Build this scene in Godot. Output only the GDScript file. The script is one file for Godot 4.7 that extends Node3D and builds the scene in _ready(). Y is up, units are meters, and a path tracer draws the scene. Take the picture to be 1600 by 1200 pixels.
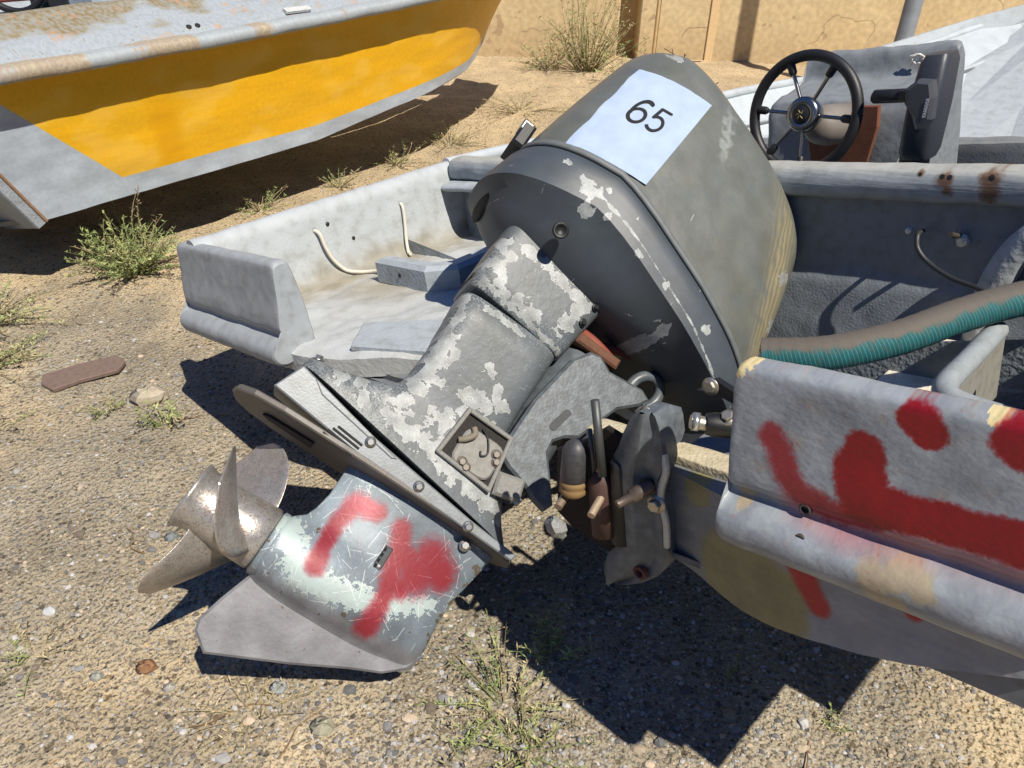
extends Node3D
# An outboard motor on the stern of a grey fibreglass skiff, a yellow skiff behind it, a stucco wall, gravelly sand.

var rng := RandomNumberGenerator.new()
var nf := FastNoiseLite.new()      # fractal noise, frequency 1
var nv := FastNoiseLite.new()      # cellular noise, frequency 1
var names := {}

# ------------------------------------------------------------------ naming
func numbered(called: String) -> String:
	if not names.has(called):
		names[called] = 0
		return called
	names[called] += 1
	return "%s_%03d" % [called, names[called]]

func tag(o, label: String, category: String, group := "") -> void:
	o.set_meta("label", label)
	o.set_meta("category", category)
	if group != "":
		o.set_meta("group", group)

func thing(called: String, label: String, category: String, xf := Transform3D.IDENTITY, group := "") -> Node3D:
	var o := Node3D.new()
	o.name = numbered(called)
	add_child(o)
	o.transform = xf
	tag(o, label, category, group)
	return o

func part(called: String, st: SurfaceTool, m: Material, parent: Node) -> MeshInstance3D:
	var o := MeshInstance3D.new()
	o.mesh = st.commit()
	o.material_override = m
	if parent == self:
		o.name = numbered(called)
		add_child(o)
	else:
		var n := called
		var k := 0
		while parent.has_node(n):
			k += 1
			n = "%s_%03d" % [called, k]
		o.name = n
		parent.add_child(o)
	return o

func struct(called: String, st: SurfaceTool, m: Material) -> MeshInstance3D:
	var o := part(called, st, m, self)
	o.set_meta("kind", "structure")
	return o

# ------------------------------------------------------------------ shapes
func begin() -> SurfaceTool:
	var st := SurfaceTool.new()
	st.begin(Mesh.PRIMITIVE_TRIANGLES)
	return st

func done(st: SurfaceTool) -> SurfaceTool:
	st.generate_normals()
	return st

func vtx(st: SurfaceTool, p: Vector3, uvf, colf) -> void:
	if uvf is Callable:
		st.set_uv(uvf.call(p))
	if colf is Callable:
		st.set_color(colf.call(p))
	st.add_vertex(p)

func quad(st, a, b, c, d, uvf, colf) -> void:
	for p in [a, b, c, a, c, d]:
		vtx(st, p, uvf, colf)

# rings: arrays of the same count; closed round each ring
func loft(st: SurfaceTool, rings: Array, uvf = null, cap0 := true, cap1 := true, smooth := 0, closed := true, colf = null) -> SurfaceTool:
	st.set_smooth_group(smooth)
	var n: int = rings[0].size()
	for i in rings.size() - 1:
		for j in (n if closed else n - 1):
			var k := (j + 1) % n
			quad(st, rings[i][j], rings[i][k], rings[i + 1][k], rings[i + 1][j], uvf, colf)
	st.set_smooth_group(-1 if smooth != 0 else 7)
	for e in [[cap0, rings[0], true], [cap1, rings[rings.size() - 1], false]]:
		if e[0]:
			var c := Vector3.ZERO
			for p in e[1]:
				c += p
			c /= n
			for j in n:
				var a = e[1][j]
				var b = e[1][(j + 1) % n]
				var tri = [c, b, a] if e[2] else [c, a, b]
				for p in tri:
					vtx(st, p, uvf, colf)
	return st

# the same loft with UVs that run round (u) and along (v)
func loft_uv(rings: Array, ulen: float, vlen: float) -> SurfaceTool:
	var st := begin()
	st.set_smooth_group(0)
	var n: int = rings[0].size()
	var m := rings.size()
	for i in m - 1:
		for j in n:
			var k := (j + 1) % n
			var uv := [Vector2(float(j) / n * ulen, float(i) / (m - 1) * vlen), Vector2(float(j + 1) / n * ulen, float(i) / (m - 1) * vlen), Vector2(float(j + 1) / n * ulen, float(i + 1) / (m - 1) * vlen), Vector2(float(j) / n * ulen, float(i + 1) / (m - 1) * vlen)]
			var ps := [rings[i][j], rings[i][k], rings[i + 1][k], rings[i + 1][j]]
			for q in [0, 1, 2, 0, 2, 3]:
				st.set_uv(uv[q])
				st.add_vertex(ps[q])
	return done(st)

func tube_rings(path: Array, r, sides := 12) -> Array:
	var rings := []
	var up := Vector3(0.31, 0.93, 0.17).normalized()
	var prev := Vector3.ZERO
	for i in path.size():
		var t: Vector3 = (path[min(i + 1, path.size() - 1)] - path[max(i - 1, 0)]).normalized()
		var x := t.cross(up).normalized() if prev == Vector3.ZERO else (prev - t * prev.dot(t)).normalized()
		prev = x
		var y := t.cross(x)
		var ring := PackedVector3Array()
		var rr: float = r[i] if r is Array else r
		for j in sides:
			var a := TAU * j / sides
			ring.append(path[i] + x * cos(a) * rr + y * sin(a) * rr)
		rings.append(ring)
	return rings

func tube(st: SurfaceTool, path: Array, r, sides := 10) -> SurfaceTool:
	return loft(st, tube_rings(path, r, sides))

func spline(pts: Array, per := 8) -> Array:
	var out := []
	var n := pts.size()
	for i in n - 1:
		var p0 = pts[max(i - 1, 0)]
		var p3 = pts[min(i + 2, n - 1)]
		for k in per:
			out.append(pts[i].cubic_interpolate(pts[i + 1], p0, p3, float(k) / per))
	out.append(pts[n - 1])
	return out

# profile of (radius, height) turned about the axis from p along dir
func lathe(st: SurfaceTool, prof: Array, p: Vector3, dir: Vector3, sides := 24, uvf = null) -> SurfaceTool:
	var d := dir.normalized()
	var x := d.cross(Vector3(0.2, 0.9, 0.35)).normalized()
	var y := d.cross(x)
	var rings := []
	for q in prof:
		var ring := PackedVector3Array()
		for j in sides:
			var a := TAU * j / sides
			ring.append(p + d * q.y + (x * cos(a) + y * sin(a)) * q.x)
		rings.append(ring)
	return loft(st, rings, uvf)

# polygon in the plane (ex, ey) at origin o, thickness along ez, chamfered edges
func prism(st: SurfaceTool, poly: Array, o: Vector3, ex: Vector3, ey: Vector3, z0: float, z1: float, bevel := 0.003, uvf = null, holes := []) -> SurfaceTool:
	var ez := ex.cross(ey).normalized()
	var pts := PackedVector2Array(poly)
	if Geometry2D.is_polygon_clockwise(pts):
		pts.reverse()
	var n := pts.size()
	var ins := PackedVector2Array()
	for i in n:
		var a := (pts[i] - pts[(i + n - 1) % n]).normalized()
		var b := (pts[(i + 1) % n] - pts[i]).normalized()
		var na := Vector2(-a.y, a.x)
		var nb := Vector2(-b.y, b.x)
		var m := (na + nb)
		if m.length() < 0.2:
			m = na
		m = m.normalized()
		ins.append(pts[i] + m * bevel / max(0.45, m.dot(na)))
	var lift := func(q: Vector2, z: float) -> Vector3: return o + ex * q.x + ey * q.y + ez * z
	var rings := []
	for e in [[ins, z0], [pts, z0 + bevel], [pts, z1 - bevel], [ins, z1]]:
		var ring := PackedVector3Array()
		for q in e[0]:
			ring.append(lift.call(q, e[1]))
		rings.append(ring)
	st.set_smooth_group(-1)
	for i in 3:
		for j in n:
			var k := (j + 1) % n
			quad(st, rings[i][j], rings[i + 1][j], rings[i + 1][k], rings[i][k], uvf, null)
	var tri := Geometry2D.triangulate_polygon(ins)
	if tri.is_empty():
		tri = Geometry2D.triangulate_polygon(pts)
	for i in range(0, tri.size(), 3):
		for q in [0, 1, 2]:
			vtx(st, rings[3][tri[i + q]], uvf, null)
		for q in [0, 2, 1]:
			vtx(st, rings[0][tri[i + q]], uvf, null)
	return st

func box(st: SurfaceTool, c: Vector3, h: Vector3, bevel := 0.004, bx := Basis.IDENTITY) -> SurfaceTool:
	return prism(st, [Vector2(-h.x, -h.y), Vector2(h.x, -h.y), Vector2(h.x, h.y), Vector2(-h.x, h.y)], c, bx.x, bx.y, -h.z, h.z, bevel)

# a sheet with thickness: fn(u, v) for its face, off moves the back
func shell(st: SurfaceTool, fn: Callable, nu: int, nw: int, off: Vector3, uvf = null, colf = null) -> SurfaceTool:
	var g := []
	for i in nu + 1:
		var row := PackedVector3Array()
		for j in nw + 1:
			row.append(fn.call(float(i) / nu, float(j) / nw))
		g.append(row)
	st.set_smooth_group(0)
	for i in nu:
		for j in nw:
			quad(st, g[i][j], g[i + 1][j], g[i + 1][j + 1], g[i][j + 1], uvf, colf)
	st.set_smooth_group(3)
	for i in nu:
		for j in nw:
			quad(st, g[i][j] + off, g[i][j + 1] + off, g[i + 1][j + 1] + off, g[i + 1][j] + off, uvf, colf)
	st.set_smooth_group(4)
	for i in nu:
		quad(st, g[i][0], g[i][0] + off, g[i + 1][0] + off, g[i + 1][0], uvf, colf)
		quad(st, g[i][nw], g[i + 1][nw], g[i + 1][nw] + off, g[i][nw] + off, uvf, colf)
	for j in nw:
		quad(st, g[0][j], g[0][j + 1], g[0][j + 1] + off, g[0][j] + off, uvf, colf)
		quad(st, g[nu][j], g[nu][j] + off, g[nu][j + 1] + off, g[nu][j + 1], uvf, colf)
	return st

func sq(c: float, n: float) -> float:
	return signf(c) * pow(absf(c), 2.0 / n)

func hexbolt(st: SurfaceTool, p: Vector3, dir: Vector3, r: float, h: float) -> SurfaceTool:
	var d := dir.normalized()
	var x := d.cross(Vector3(0.2, 0.9, 0.35)).normalized()
	var y := d.cross(x)
	var hexa := []
	for k in 6:
		hexa.append(Vector2(cos(TAU * k / 6 + 0.4), sin(TAU * k / 6 + 0.4)) * r)
	lathe(st, [Vector2(r * 1.5, 0), Vector2(r * 1.5, h * 0.2), Vector2(0.001, h * 0.22)], p, d, 16)
	return prism(st, hexa, p, x, y, h * 0.2, h, r * 0.15)

# ------------------------------------------------------------------ textures
func nz(x: float, y: float) -> float:
	return nf.get_noise_2d(x, y)

# greyscale field of size w x h covering rect; blobs are (x, y, r), values 1 at the centre to 0 at r
func splat(w: int, h: int, rect: Rect2, blobs: Array) -> PackedFloat32Array:
	var f := PackedFloat32Array()
	f.resize(w * h)
	var sx := w / rect.size.x
	var sy := h / rect.size.y
	for b in blobs:
		var x0 := maxi(0, int((b.x - b.z - rect.position.x) * sx))
		var x1 := mini(w - 1, int((b.x + b.z - rect.position.x) * sx) + 1)
		var y0 := maxi(0, int((b.y - b.z - rect.position.y) * sy))
		var y1 := mini(h - 1, int((b.y + b.z - rect.position.y) * sy) + 1)
		for y in range(y0, y1 + 1):
			for x in range(x0, x1 + 1):
				var dx = x / sx + rect.position.x - b.x
				var dy = y / sy + rect.position.y - b.y
				var v = 1.0 - sqrt(dx * dx + dy * dy) / b.z
				if v > f[y * w + x]:
					f[y * w + x] = v
	return f

func stroke(pts: Array, step: float) -> Array:      # a chain of (x, y, r) made dense
	var out := []
	for i in pts.size() - 1:
		var a: Vector3 = pts[i]
		var b: Vector3 = pts[i + 1]
		var n := maxi(1, int(Vector2(a.x - b.x, a.y - b.y).length() / step))
		for k in n:
			out.append(a.lerp(b, float(k) / n))
	out.append(pts[pts.size() - 1])
	return out

func scratches(n: int, rect: Rect2, lmin: float, lmax: float, r: float, seed_: int) -> Array:
	var g := RandomNumberGenerator.new()
	g.seed = seed_
	var out := []
	for i in n:
		var p := Vector2(g.randf_range(rect.position.x, rect.end.x), g.randf_range(rect.position.y, rect.end.y))
		var a := g.randf() * TAU
		var q := p + Vector2(cos(a), sin(a)) * g.randf_range(lmin, lmax)
		out.append_array(stroke([Vector3(p.x, p.y, r), Vector3(q.x, q.y, r * 0.6)], r * 0.7))
	return out

func picture(w: int, h: int, rect: Rect2, fn: Callable) -> ImageTexture:   # fn(x, y, index) -> Color
	var data := PackedByteArray()
	data.resize(w * h * 3)
	for y in h:
		var fy := rect.position.y + (y + 0.5) / h * rect.size.y
		for x in w:
			var c: Color = fn.call(rect.position.x + (x + 0.5) / w * rect.size.x, fy, y * w + x)
			var o := (y * w + x) * 3
			data[o] = int(clampf(c.r, 0, 1) * 255)
			data[o + 1] = int(clampf(c.g, 0, 1) * 255)
			data[o + 2] = int(clampf(c.b, 0, 1) * 255)
	return ImageTexture.create_from_image(Image.create_from_data(w, h, false, Image.FORMAT_RGB8, data))

func noise_tex(freq: float, as_normal: bool, strength := 4.0, ramp = null, seed_ := 1, size := 512, kind := FastNoiseLite.TYPE_SIMPLEX_SMOOTH, oct := 5) -> NoiseTexture2D:
	var t := NoiseTexture2D.new()
	var n := FastNoiseLite.new()
	n.noise_type = kind
	n.frequency = freq
	n.fractal_octaves = oct
	n.seed = seed_
	t.noise = n
	t.width = size
	t.height = size
	t.seamless = true
	t.as_normal_map = as_normal
	t.bump_strength = strength
	if ramp is Gradient:
		t.color_ramp = ramp
	return t

func ramp(cols: Array, at: Array) -> Gradient:
	var g := Gradient.new()
	g.offsets = PackedFloat32Array(at)
	g.colors = PackedColorArray(cols)
	return g

var tx := {}
func rgb(r: float, g: float, b: float) -> Color:
	return Color(r / 255.0, g / 255.0, b / 255.0)

# a triplanar material: tint times mottle, with fine bumps
func mat(c: Color, rough: float, metal := 0.0, mottle := "mottle", bump := "", bump_scale := 1.0, size := 0.3) -> StandardMaterial3D:
	var m := StandardMaterial3D.new()
	m.albedo_color = c
	m.roughness = rough
	m.metallic = metal
	m.uv1_triplanar = true
	m.uv1_scale = Vector3.ONE / size
	if mottle != "":
		m.albedo_texture = tx[mottle]
	if bump != "":
		m.normal_enabled = true
		m.normal_texture = tx[bump]
		m.normal_scale = bump_scale
	m.cull_mode = BaseMaterial3D.CULL_DISABLED
	return m

func uvmat(t: Texture2D, rough: float, metal := 0.0, bump := "", bump_scale := 1.0) -> StandardMaterial3D:
	var m := StandardMaterial3D.new()
	m.albedo_texture = t
	m.roughness = rough
	m.metallic = metal
	if bump != "":
		m.normal_enabled = true
		m.normal_texture = tx[bump]
		m.normal_scale = bump_scale
	m.cull_mode = BaseMaterial3D.CULL_DISABLED
	return m

func uvrect(r: Rect2, flip := 1.0) -> Callable:
	return func(p: Vector3) -> Vector2: return Vector2((p.x - r.position.x) / r.size.x, (p.y - r.position.y) / r.size.y)


# ------------------------------------------------------------------ the scene
# the skiff's frame (starboard, up, aft) and the motor's frame (aft, down the leg, starboard)
var boat_xf := Transform3D(Basis(Vector3(0.71036, 0.20679, 0.67277), Vector3(-0.15014, 0.97838, -0.1422), Vector3(-0.68764, 0.0, 0.72606)), Vector3(-0.912, 0.37, -1.924))
var motor_xf := Transform3D(Basis(Vector3(-0.82439, 0.54582, -0.14987), Vector3(-0.48612, -0.5471, 0.68144), Vector3(0.28995, 0.63463, 0.71636)), Vector3(-0.226, 0.365, -1.205))
var yellow_xf := Transform3D(Basis(Vector3(0.6088, 0, -0.7934), Vector3.UP, Vector3(0.7934, 0, 0.6088)), Vector3(-1.83, 0.28, -2.84))

func _ready() -> void:
	rng.seed = 11
	nf.noise_type = FastNoiseLite.TYPE_SIMPLEX_SMOOTH
	nf.frequency = 1.0
	nf.fractal_octaves = 4
	nf.seed = 5
	nv.noise_type = FastNoiseLite.TYPE_CELLULAR
	nv.cellular_return_type = FastNoiseLite.RETURN_DISTANCE2_SUB
	nv.frequency = 1.0
	nv.fractal_type = FastNoiseLite.FRACTAL_NONE
	nv.seed = 3

	var cam := Camera3D.new()
	cam.name = "camera"
	cam.fov = 53.13
	cam.near = 0.05
	cam.far = 400.0
	add_child(cam)
	cam.transform = Transform3D(Basis(Vector3.RIGHT, deg_to_rad(-33.0)) * Basis(Vector3.BACK, deg_to_rad(1.5)), Vector3(0, 1.42, 0))
	cam.current = true

	var we := WorldEnvironment.new()
	we.name = "world_environment"
	var env := Environment.new()
	env.background_mode = Environment.BG_SKY
	var sm := ProceduralSkyMaterial.new()
	sm.sky_top_color = Color(0.30, 0.48, 0.80)
	sm.sky_horizon_color = Color(0.72, 0.79, 0.86)
	sm.sky_curve = 0.14
	sm.ground_bottom_color = Color(0.42, 0.36, 0.28)
	sm.ground_horizon_color = Color(0.62, 0.60, 0.55)
	sm.sun_angle_max = 12.0
	var sky := Sky.new()
	sky.sky_material = sm
	env.sky = sky
	env.background_energy_multiplier = 0.40
	env.tonemap_mode = Environment.TONE_MAPPER_LINEAR
	env.tonemap_exposure = 1.36
	env.sdfgi_enabled = true
	env.ssao_enabled = true
	env.ssil_enabled = true
	we.environment = env
	add_child(we)

	var sun := DirectionalLight3D.new()
	sun.name = "sun"
	sun.light_energy = 1.6
	sun.light_color = Color(1.0, 0.965, 0.91)
	sun.light_angular_distance = 0.53
	sun.shadow_enabled = true
	add_child(sun)
	sun.look_at_from_position(Vector3(0.34, 0.87, 0.44) * 10.0, Vector3.ZERO, Vector3.UP)

	textures()
	ground()
	wall()
	skiff()
	yellow_skiff()
	motor()
	loose_things()
	plants()

func textures() -> void:
	tx["mottle"] = noise_tex(0.02, false, 1, ramp([Color(0.80, 0.80, 0.80), Color(1, 1, 1)], [0.25, 0.75]), 2)
	tx["fine"] = noise_tex(0.06, false, 1, ramp([Color(0.84, 0.84, 0.84), Color(1, 1, 1)], [0.3, 0.7]), 7)
	tx["grime"] = noise_tex(0.012, false, 1, ramp([Color(0.91, 0.905, 0.89), Color(0.97, 0.97, 0.965), Color(1, 1, 1)], [0.2, 0.42, 0.75]), 9)
	tx["rust"] = noise_tex(0.03, false, 1, ramp([rgb(62, 42, 32), rgb(98, 60, 40), rgb(132, 84, 58)], [0.2, 0.5, 0.8]), 12)
	tx["rim"] = noise_tex(0.03, false, 1, ramp([Color(0.50, 0.52, 0.53), Color(0.62, 0.64, 0.65), Color(1, 1, 1)], [0.2, 0.55, 0.68]), 33)
	tx["lumps"] = noise_tex(0.012, true, 9.0, null, 21)
	tx["grain"] = noise_tex(0.06, true, 5.0, null, 22)
	tx["pits"] = noise_tex(0.10, true, 6.0, null, 23, 512, FastNoiseLite.TYPE_SIMPLEX, 3)

# ------------------------------------------------------------------ outboard motor (x aft, y down the leg, z starboard)
func seam_l(a: float) -> float:
	return -0.775 + 0.40 * pow(maxf(0.0, -0.01 - a), 1.05)

func cowl_dims(t: float) -> Array:       # centre, half length, half width at height t
	var aft := 0.192 - 0.085 * t - 0.02 * t * t
	var fore := -0.535 - 0.01 * t + 0.045 * t * t
	var rs := 0.228 - 0.03 * t - 0.02 * t * t
	var e := clampf((t - 0.80) / 0.20, 0.0, 1.0)
	var i := 0.075 * (1.0 - sqrt(maxf(0.0, 1.0 - e * e)))
	return [(aft + fore) / 2, (aft - fore) / 2 - i, rs - i]

const COWL_H := 0.43
func cowl_s(a: float, l: float) -> float:   # how far the starboard side of the cover stands out
	var t := clampf((seam_l(a) - l) / COWL_H, 0.0, 1.0)
	var d := cowl_dims(t)
	var q := clampf(absf(a - d[0]) / d[1], 0.0, 1.0)
	return d[2] * pow(maxf(0.0, 1.0 - pow(q, 2.7)), 1.0 / 2.7)

func cowl_ring(t: float, off := 0.0, n := 72) -> PackedVector3Array:
	var d := cowl_dims(t)
	var ring := PackedVector3Array()
	for j in n:
		var f := TAU * j / n
		var a: float = d[0] + (d[1] + off) * sq(cos(f), 2.7)
		var s: float = (d[2] + off) * sq(sin(f), 2.7)
		var dent := 0.004 * nz(a * 5.0 + 3.0, t * 3.0) * (1.0 if s > 0 else 0.3)
		ring.append(Vector3(a, seam_l(a) - t * COWL_H, s + signf(s) * dent))
	return ring

func slab_ring(l, a0: float, a1: float, s: float, n := 40, e := 5.0, tilt := 0.0) -> PackedVector3Array:
	var ring := PackedVector3Array()
	for j in n:
		var f := TAU * (j + 0.5) / n
		var a := (a0 + a1) / 2 + (a1 - a0) / 2 * sq(cos(f), e)
		ring.append(Vector3(a, l + tilt * (a - (a0 + a1) / 2), s * sq(sin(f), e)))
	return ring

func peeled(w: int, h: int, rect: Rect2, chips: Array, scr: Array, base: Color, under: Color, rough_edge: float, extra = null) -> ImageTexture:
	var f := splat(w, h, rect, chips)
	var g := splat(w, h, rect, scr)
	return picture(w, h, rect, func(x, y, i):
		var n := nz(x * 34.0, y * 34.0)
		var n2 := nz(x * 190.0 + 30.0, y * 190.0)
		var v := 1.0 + nz(x * 11.0 + 5.0, y * 11.0) * 0.11 + n2 * 0.05
		var c := Color(base.r * v, base.g * v, base.b * (v + nz(x * 7.0, y * 7.0 + 9.0) * 0.05))
		if extra is Callable:
			c = extra.call(x, y, c, n, n2)
		var k := f[i] + n * rough_edge + n2 * 0.14
		if f[i] > 0.0 and k > 0.30:
			var u := 0.95 + nz(x * 22.0, y * 22.0 + 3.0) * 0.22 + n2 * 0.12 + nz(x * 420.0, y * 420.0) * 0.07
			c = Color(under.r * u, under.g * u, under.b * u)
			if k < 0.36:
				c = c.lerp(Color(0.78, 0.79, 0.77), 0.5)
		elif f[i] > 0.0 and k > 0.24:
			c = c.darkened(0.35)
		if g[i] > 0.0 and n2 > -0.25:
			c = c.lerp(Color(0.80, 0.82, 0.82), clampf(g[i] * 1.6, 0, 0.75))
		return c)

func motor() -> void:
	var o := thing("outboard_motor", "large dark grey outboard motor with peeling paint tilted up on the skiff's stern", "outboard motor", motor_xf)
	var dark := mat(rgb(74, 79, 82), 0.45, 0.0, "fine", "grain", 0.25, 0.12)
	var black := mat(rgb(30, 31, 33), 0.5, 0.0, "fine", "grain", 0.3, 0.1)
	var steel := mat(rgb(176, 176, 172), 0.35, 0.85, "fine", "", 1, 0.05)
	var rusty := mat(Color(1, 1, 1), 0.85, 0.0, "rust", "grain", 0.8, 0.09)
	var castm := mat(rgb(128, 128, 124), 0.7, 0.15, "grime", "grain", 0.8, 0.05)

	# --- engine cover
	var rings := []
	for t in [0.0, 0.03, 0.1, 0.2, 0.3, 0.4, 0.5, 0.6, 0.7, 0.78, 0.83, 0.87, 0.905, 0.935, 0.96, 0.98, 0.993, 1.0]:
		rings.append(cowl_ring(t))
	var d1 := cowl_ring(1.0)
	for k in [0.8, 0.5, 0.2]:
		var ring := PackedVector3Array()
		for p in d1:
			var q := Vector3(-0.175 + (p.x + 0.175) * k, 0, p.z * k)
			q.y = seam_l(q.x) - COWL_H - 0.012 * (1 - k)
			ring.append(q)
		rings.append(ring)
	var crect := Rect2(-0.6, -1.26, 0.85, 0.78)
	var chips := []
	for q in [[-0.35, -1.06], [-0.25, -1.13], [-0.12, -1.17], [0.02, -1.15], [-0.46, -0.86], [-0.5, -0.75]]:
		chips.append(Vector3(q[0], q[1], 0.025))
	var ccol := rgb(92, 95, 90)
	var tex := peeled(760, 700, crect, chips, scratches(8, crect, 0.01, 0.05, 0.0008, 4), ccol, rgb(140, 142, 138), 0.7, func(x, y, c, n, n2):
		var e = -0.33 + (y + 1.0) * -0.32
		var band := smoothstep(0.075, 0.0, absf(x - e + 0.06 + nz(y * 5.0, 1.0) * 0.02))
		var streak := 0.5 + 0.5 * sin((x - e) * 420.0 + nz(x * 20.0, y * 6.0) * 4.0)
		c = c.lerp(rgb(158, 142, 102), band * (0.25 + 0.55 * streak) * smoothstep(-1.2, -0.85, y))
		c = c.lerp(rgb(84, 92, 96), smoothstep(0.25, 0.45, nz(x * 9.0 - 3.0, y * 14.0)) * 0.30)
		c = c.lerp(rgb(134, 140, 138), smoothstep(0.02, 0.0, absf(x + 0.17 + (y + 1.0) * 0.28 + n * 0.02)) * smoothstep(-1.13, -1.05, y) * smoothstep(-0.93, -1.0, y) * 0.8)
		return c)
	var cm := uvmat(tex, 0.42, 0.0, "lumps", 0.12)
	var st := begin()
	loft(st, rings, uvrect(crect), true, true, 0)
	var cover := part("engine_cover", done(st), cm, o)
	# dried grass caught on the top edge
	st = begin()
	for i in 26:
		var p := Vector3(rng.randf_range(-0.10, 0.03), 0, rng.randf_range(0.02, 0.10))
		p.y = seam_l(p.x) - COWL_H - 0.008
		tube(st, [p, p + Vector3(rng.randf_range(-0.04, 0.04), rng.randf_range(-0.025, 0.003), rng.randf_range(-0.03, 0.03))], 0.0011, 4)
	part("caught_straw", done(st), mat(rgb(96, 78, 62), 0.9), cover)

	# --- seal and bottom pan
	st = begin()
	var r2 := []
	for e in [[-0.004, 0.004], [0.004, 0.005], [0.0065, 0.001], [0.0065, -0.006], [0.004, -0.010], [-0.003, -0.011]]:
		var ring := cowl_ring(0.0, e[0])
		for j in ring.size():
			ring[j].y += e[1] + 0.006
		r2.append(ring)
	loft(st, r2, null, false, false)
	part("cover_lip", done(st), mat(rgb(96, 101, 102), 0.6, 0, "grime", "", 1, 0.2), o)

	var prect := Rect2(-0.58, -0.82, 0.82, 0.36)
	rings = []
	for e in [[0.0, -0.004], [0.012, 0.004], [0.022, 0.008], [0.04, 0.007], [0.07, 0.006], [0.095, 0.003]]:
		var ring := cowl_ring(0.0, e[1])
		for j in ring.size():
			var q: Vector3 = ring[j]
			ring[j].x += 0.035 * smoothstep(-0.1, 0.15, q.x) * e[0] / 0.095
			var room := (-0.555 - 0.10 * q.x) - seam_l(q.x)
			ring[j].y += minf(e[0] * (1.0 + 0.3 * clampf(q.x * 4.0, 0, 1)), room * 0.9) + 0.006
		rings.append(ring)
	st = begin()
	loft(st, rings, uvrect(prect), false, false)
	rings = [rings[rings.size() - 1]]
	for e in [[0.35, 0.03], [0.6, 0.055], [0.8, 0.085], [0.93, 0.115], [1.0, 0.15]]:
		var ring := cowl_ring(0.0, -e[1])
		for j in ring.size():
			ring[j].x += (0.035 + 0.02 * e[0]) * smoothstep(-0.1, 0.15, ring[j].x)
			var q: Vector3 = ring[j]
			var l0 := seam_l(q.x) + 0.095
			ring[j].y = lerpf(l0, maxf(l0 + 0.02 * e[0], -0.555 - 0.10 * q.x), e[0])
		rings.append(ring)
	var pchips := []
	for q in [[0.03, -0.70, 0.026], [0.018, -0.665, 0.020], [-0.03, -0.67, 0.012], [-0.256, -0.545, 0.030], [-0.245, -0.53, 0.024], [0.10, -0.73, 0.010], [0.0, -0.72, 0.008], [-0.08, -0.70, 0.007], [-0.12, -0.64, 0.012], [-0.2, -0.62, 0.012], [-0.33, -0.60, 0.016]]:
		pchips.append(Vector3(q[0], q[1], q[2]))
	pchips.append_array(stroke([Vector3(0.06, -0.715, 0.010), Vector3(-0.06, -0.68, 0.004), Vector3(-0.13, -0.655, 0.0015), Vector3(-0.30, -0.585, 0.003), Vector3(-0.42, -0.52, 0.0045)], 0.003))
	tex = peeled(820, 360, prect, pchips, scratches(24, prect, 0.004, 0.025, 0.0007, 8), rgb(62, 69, 75), rgb(146, 152, 152), 1.0)
	loft(st, rings, uvrect(prect), false, true, 2)
	var pan := part("bottom_pan", done(st), uvmat(tex, 0.5, 0.0, "lumps", 0.06), o)
	st = begin()
	lathe(st, [Vector2(0.017, -0.006), Vector2(0.017, 0.004), Vector2(0.013, 0.006), Vector2(0.010, 0.0), Vector2(0.001, -0.001)], Vector3(0.036, -0.598, 0.192), Vector3(0, 0.35, 1), 20)
	part("drain_plug", done(st), black, pan)
	# near-black solid standing for the shade in the carry handle hollow, aft end
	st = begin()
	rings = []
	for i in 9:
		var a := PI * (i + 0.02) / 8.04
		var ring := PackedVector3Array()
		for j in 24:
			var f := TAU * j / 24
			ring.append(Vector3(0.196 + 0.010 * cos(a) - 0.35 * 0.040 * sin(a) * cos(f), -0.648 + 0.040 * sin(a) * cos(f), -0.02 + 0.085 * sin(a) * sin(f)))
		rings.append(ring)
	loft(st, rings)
	part("handle_hollow_shade", done(st), mat(rgb(14, 14, 15), 0.8, 0, ""), pan)
	for e in [[0.172, -0.735, -0.14, 0.5], [0.205, -0.80, 0.02, 0.0]]:
		st = begin()
		var bx := Basis(Vector3.UP, e[3] * -1.2)
		box(st, Vector3(e[0], e[1], e[2]), Vector3(0.016, 0.032, 0.05), 0.006, bx)
		var lt := part("cover_latch", done(st), black, o)
		st = begin()
		box(st, Vector3(e[0] + 0.004, e[1] - 0.02, e[2] + 0.03), Vector3(0.014, 0.014, 0.018), 0.004, bx)
		part("latch_pin", done(st), steel, lt)

	# --- upper casing and leg
	var lrect := Rect2(-0.30, -0.60, 0.66, 0.60)
	var lch := []
	for q in [[0.111, -0.544, 0.022], [0.089, -0.525, 0.020], [0.092, -0.488, 0.022], [0.075, -0.466, 0.020], [0.052, -0.451, 0.018], [0.114, -0.489, 0.02], [0.0, -0.453, 0.026], [-0.025, -0.446, 0.022], [0.016, -0.455, 0.020], [-0.1, -0.509, 0.028], [-0.1, -0.482, 0.024], [-0.089, -0.462, 0.022],
		[0.104, -0.363, 0.018], [0.092, -0.307, 0.024], [0.087, -0.262, 0.034], [0.083, -0.213, 0.034], [0.098, -0.183, 0.026], [0.105, -0.147, 0.034], [0.096, -0.115, 0.036], [0.092, -0.282, 0.034], [0.095, -0.232, 0.036], [-0.012, -0.298, 0.019], [0.06, -0.279, 0.010], [0.034, -0.156, 0.026], [0.011, -0.160, 0.030], [0.0, -0.226, 0.030], [-0.026, -0.235, 0.030], [-0.052, -0.269, 0.022], [-0.069, -0.252, 0.026], [-0.047, -0.226, 0.026], [0.193, -0.133, 0.022], [0.23, -0.122, 0.026], [0.17, -0.11, 0.024]]:
		lch.append(Vector3(q[0], q[1], q[2]))
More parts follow.
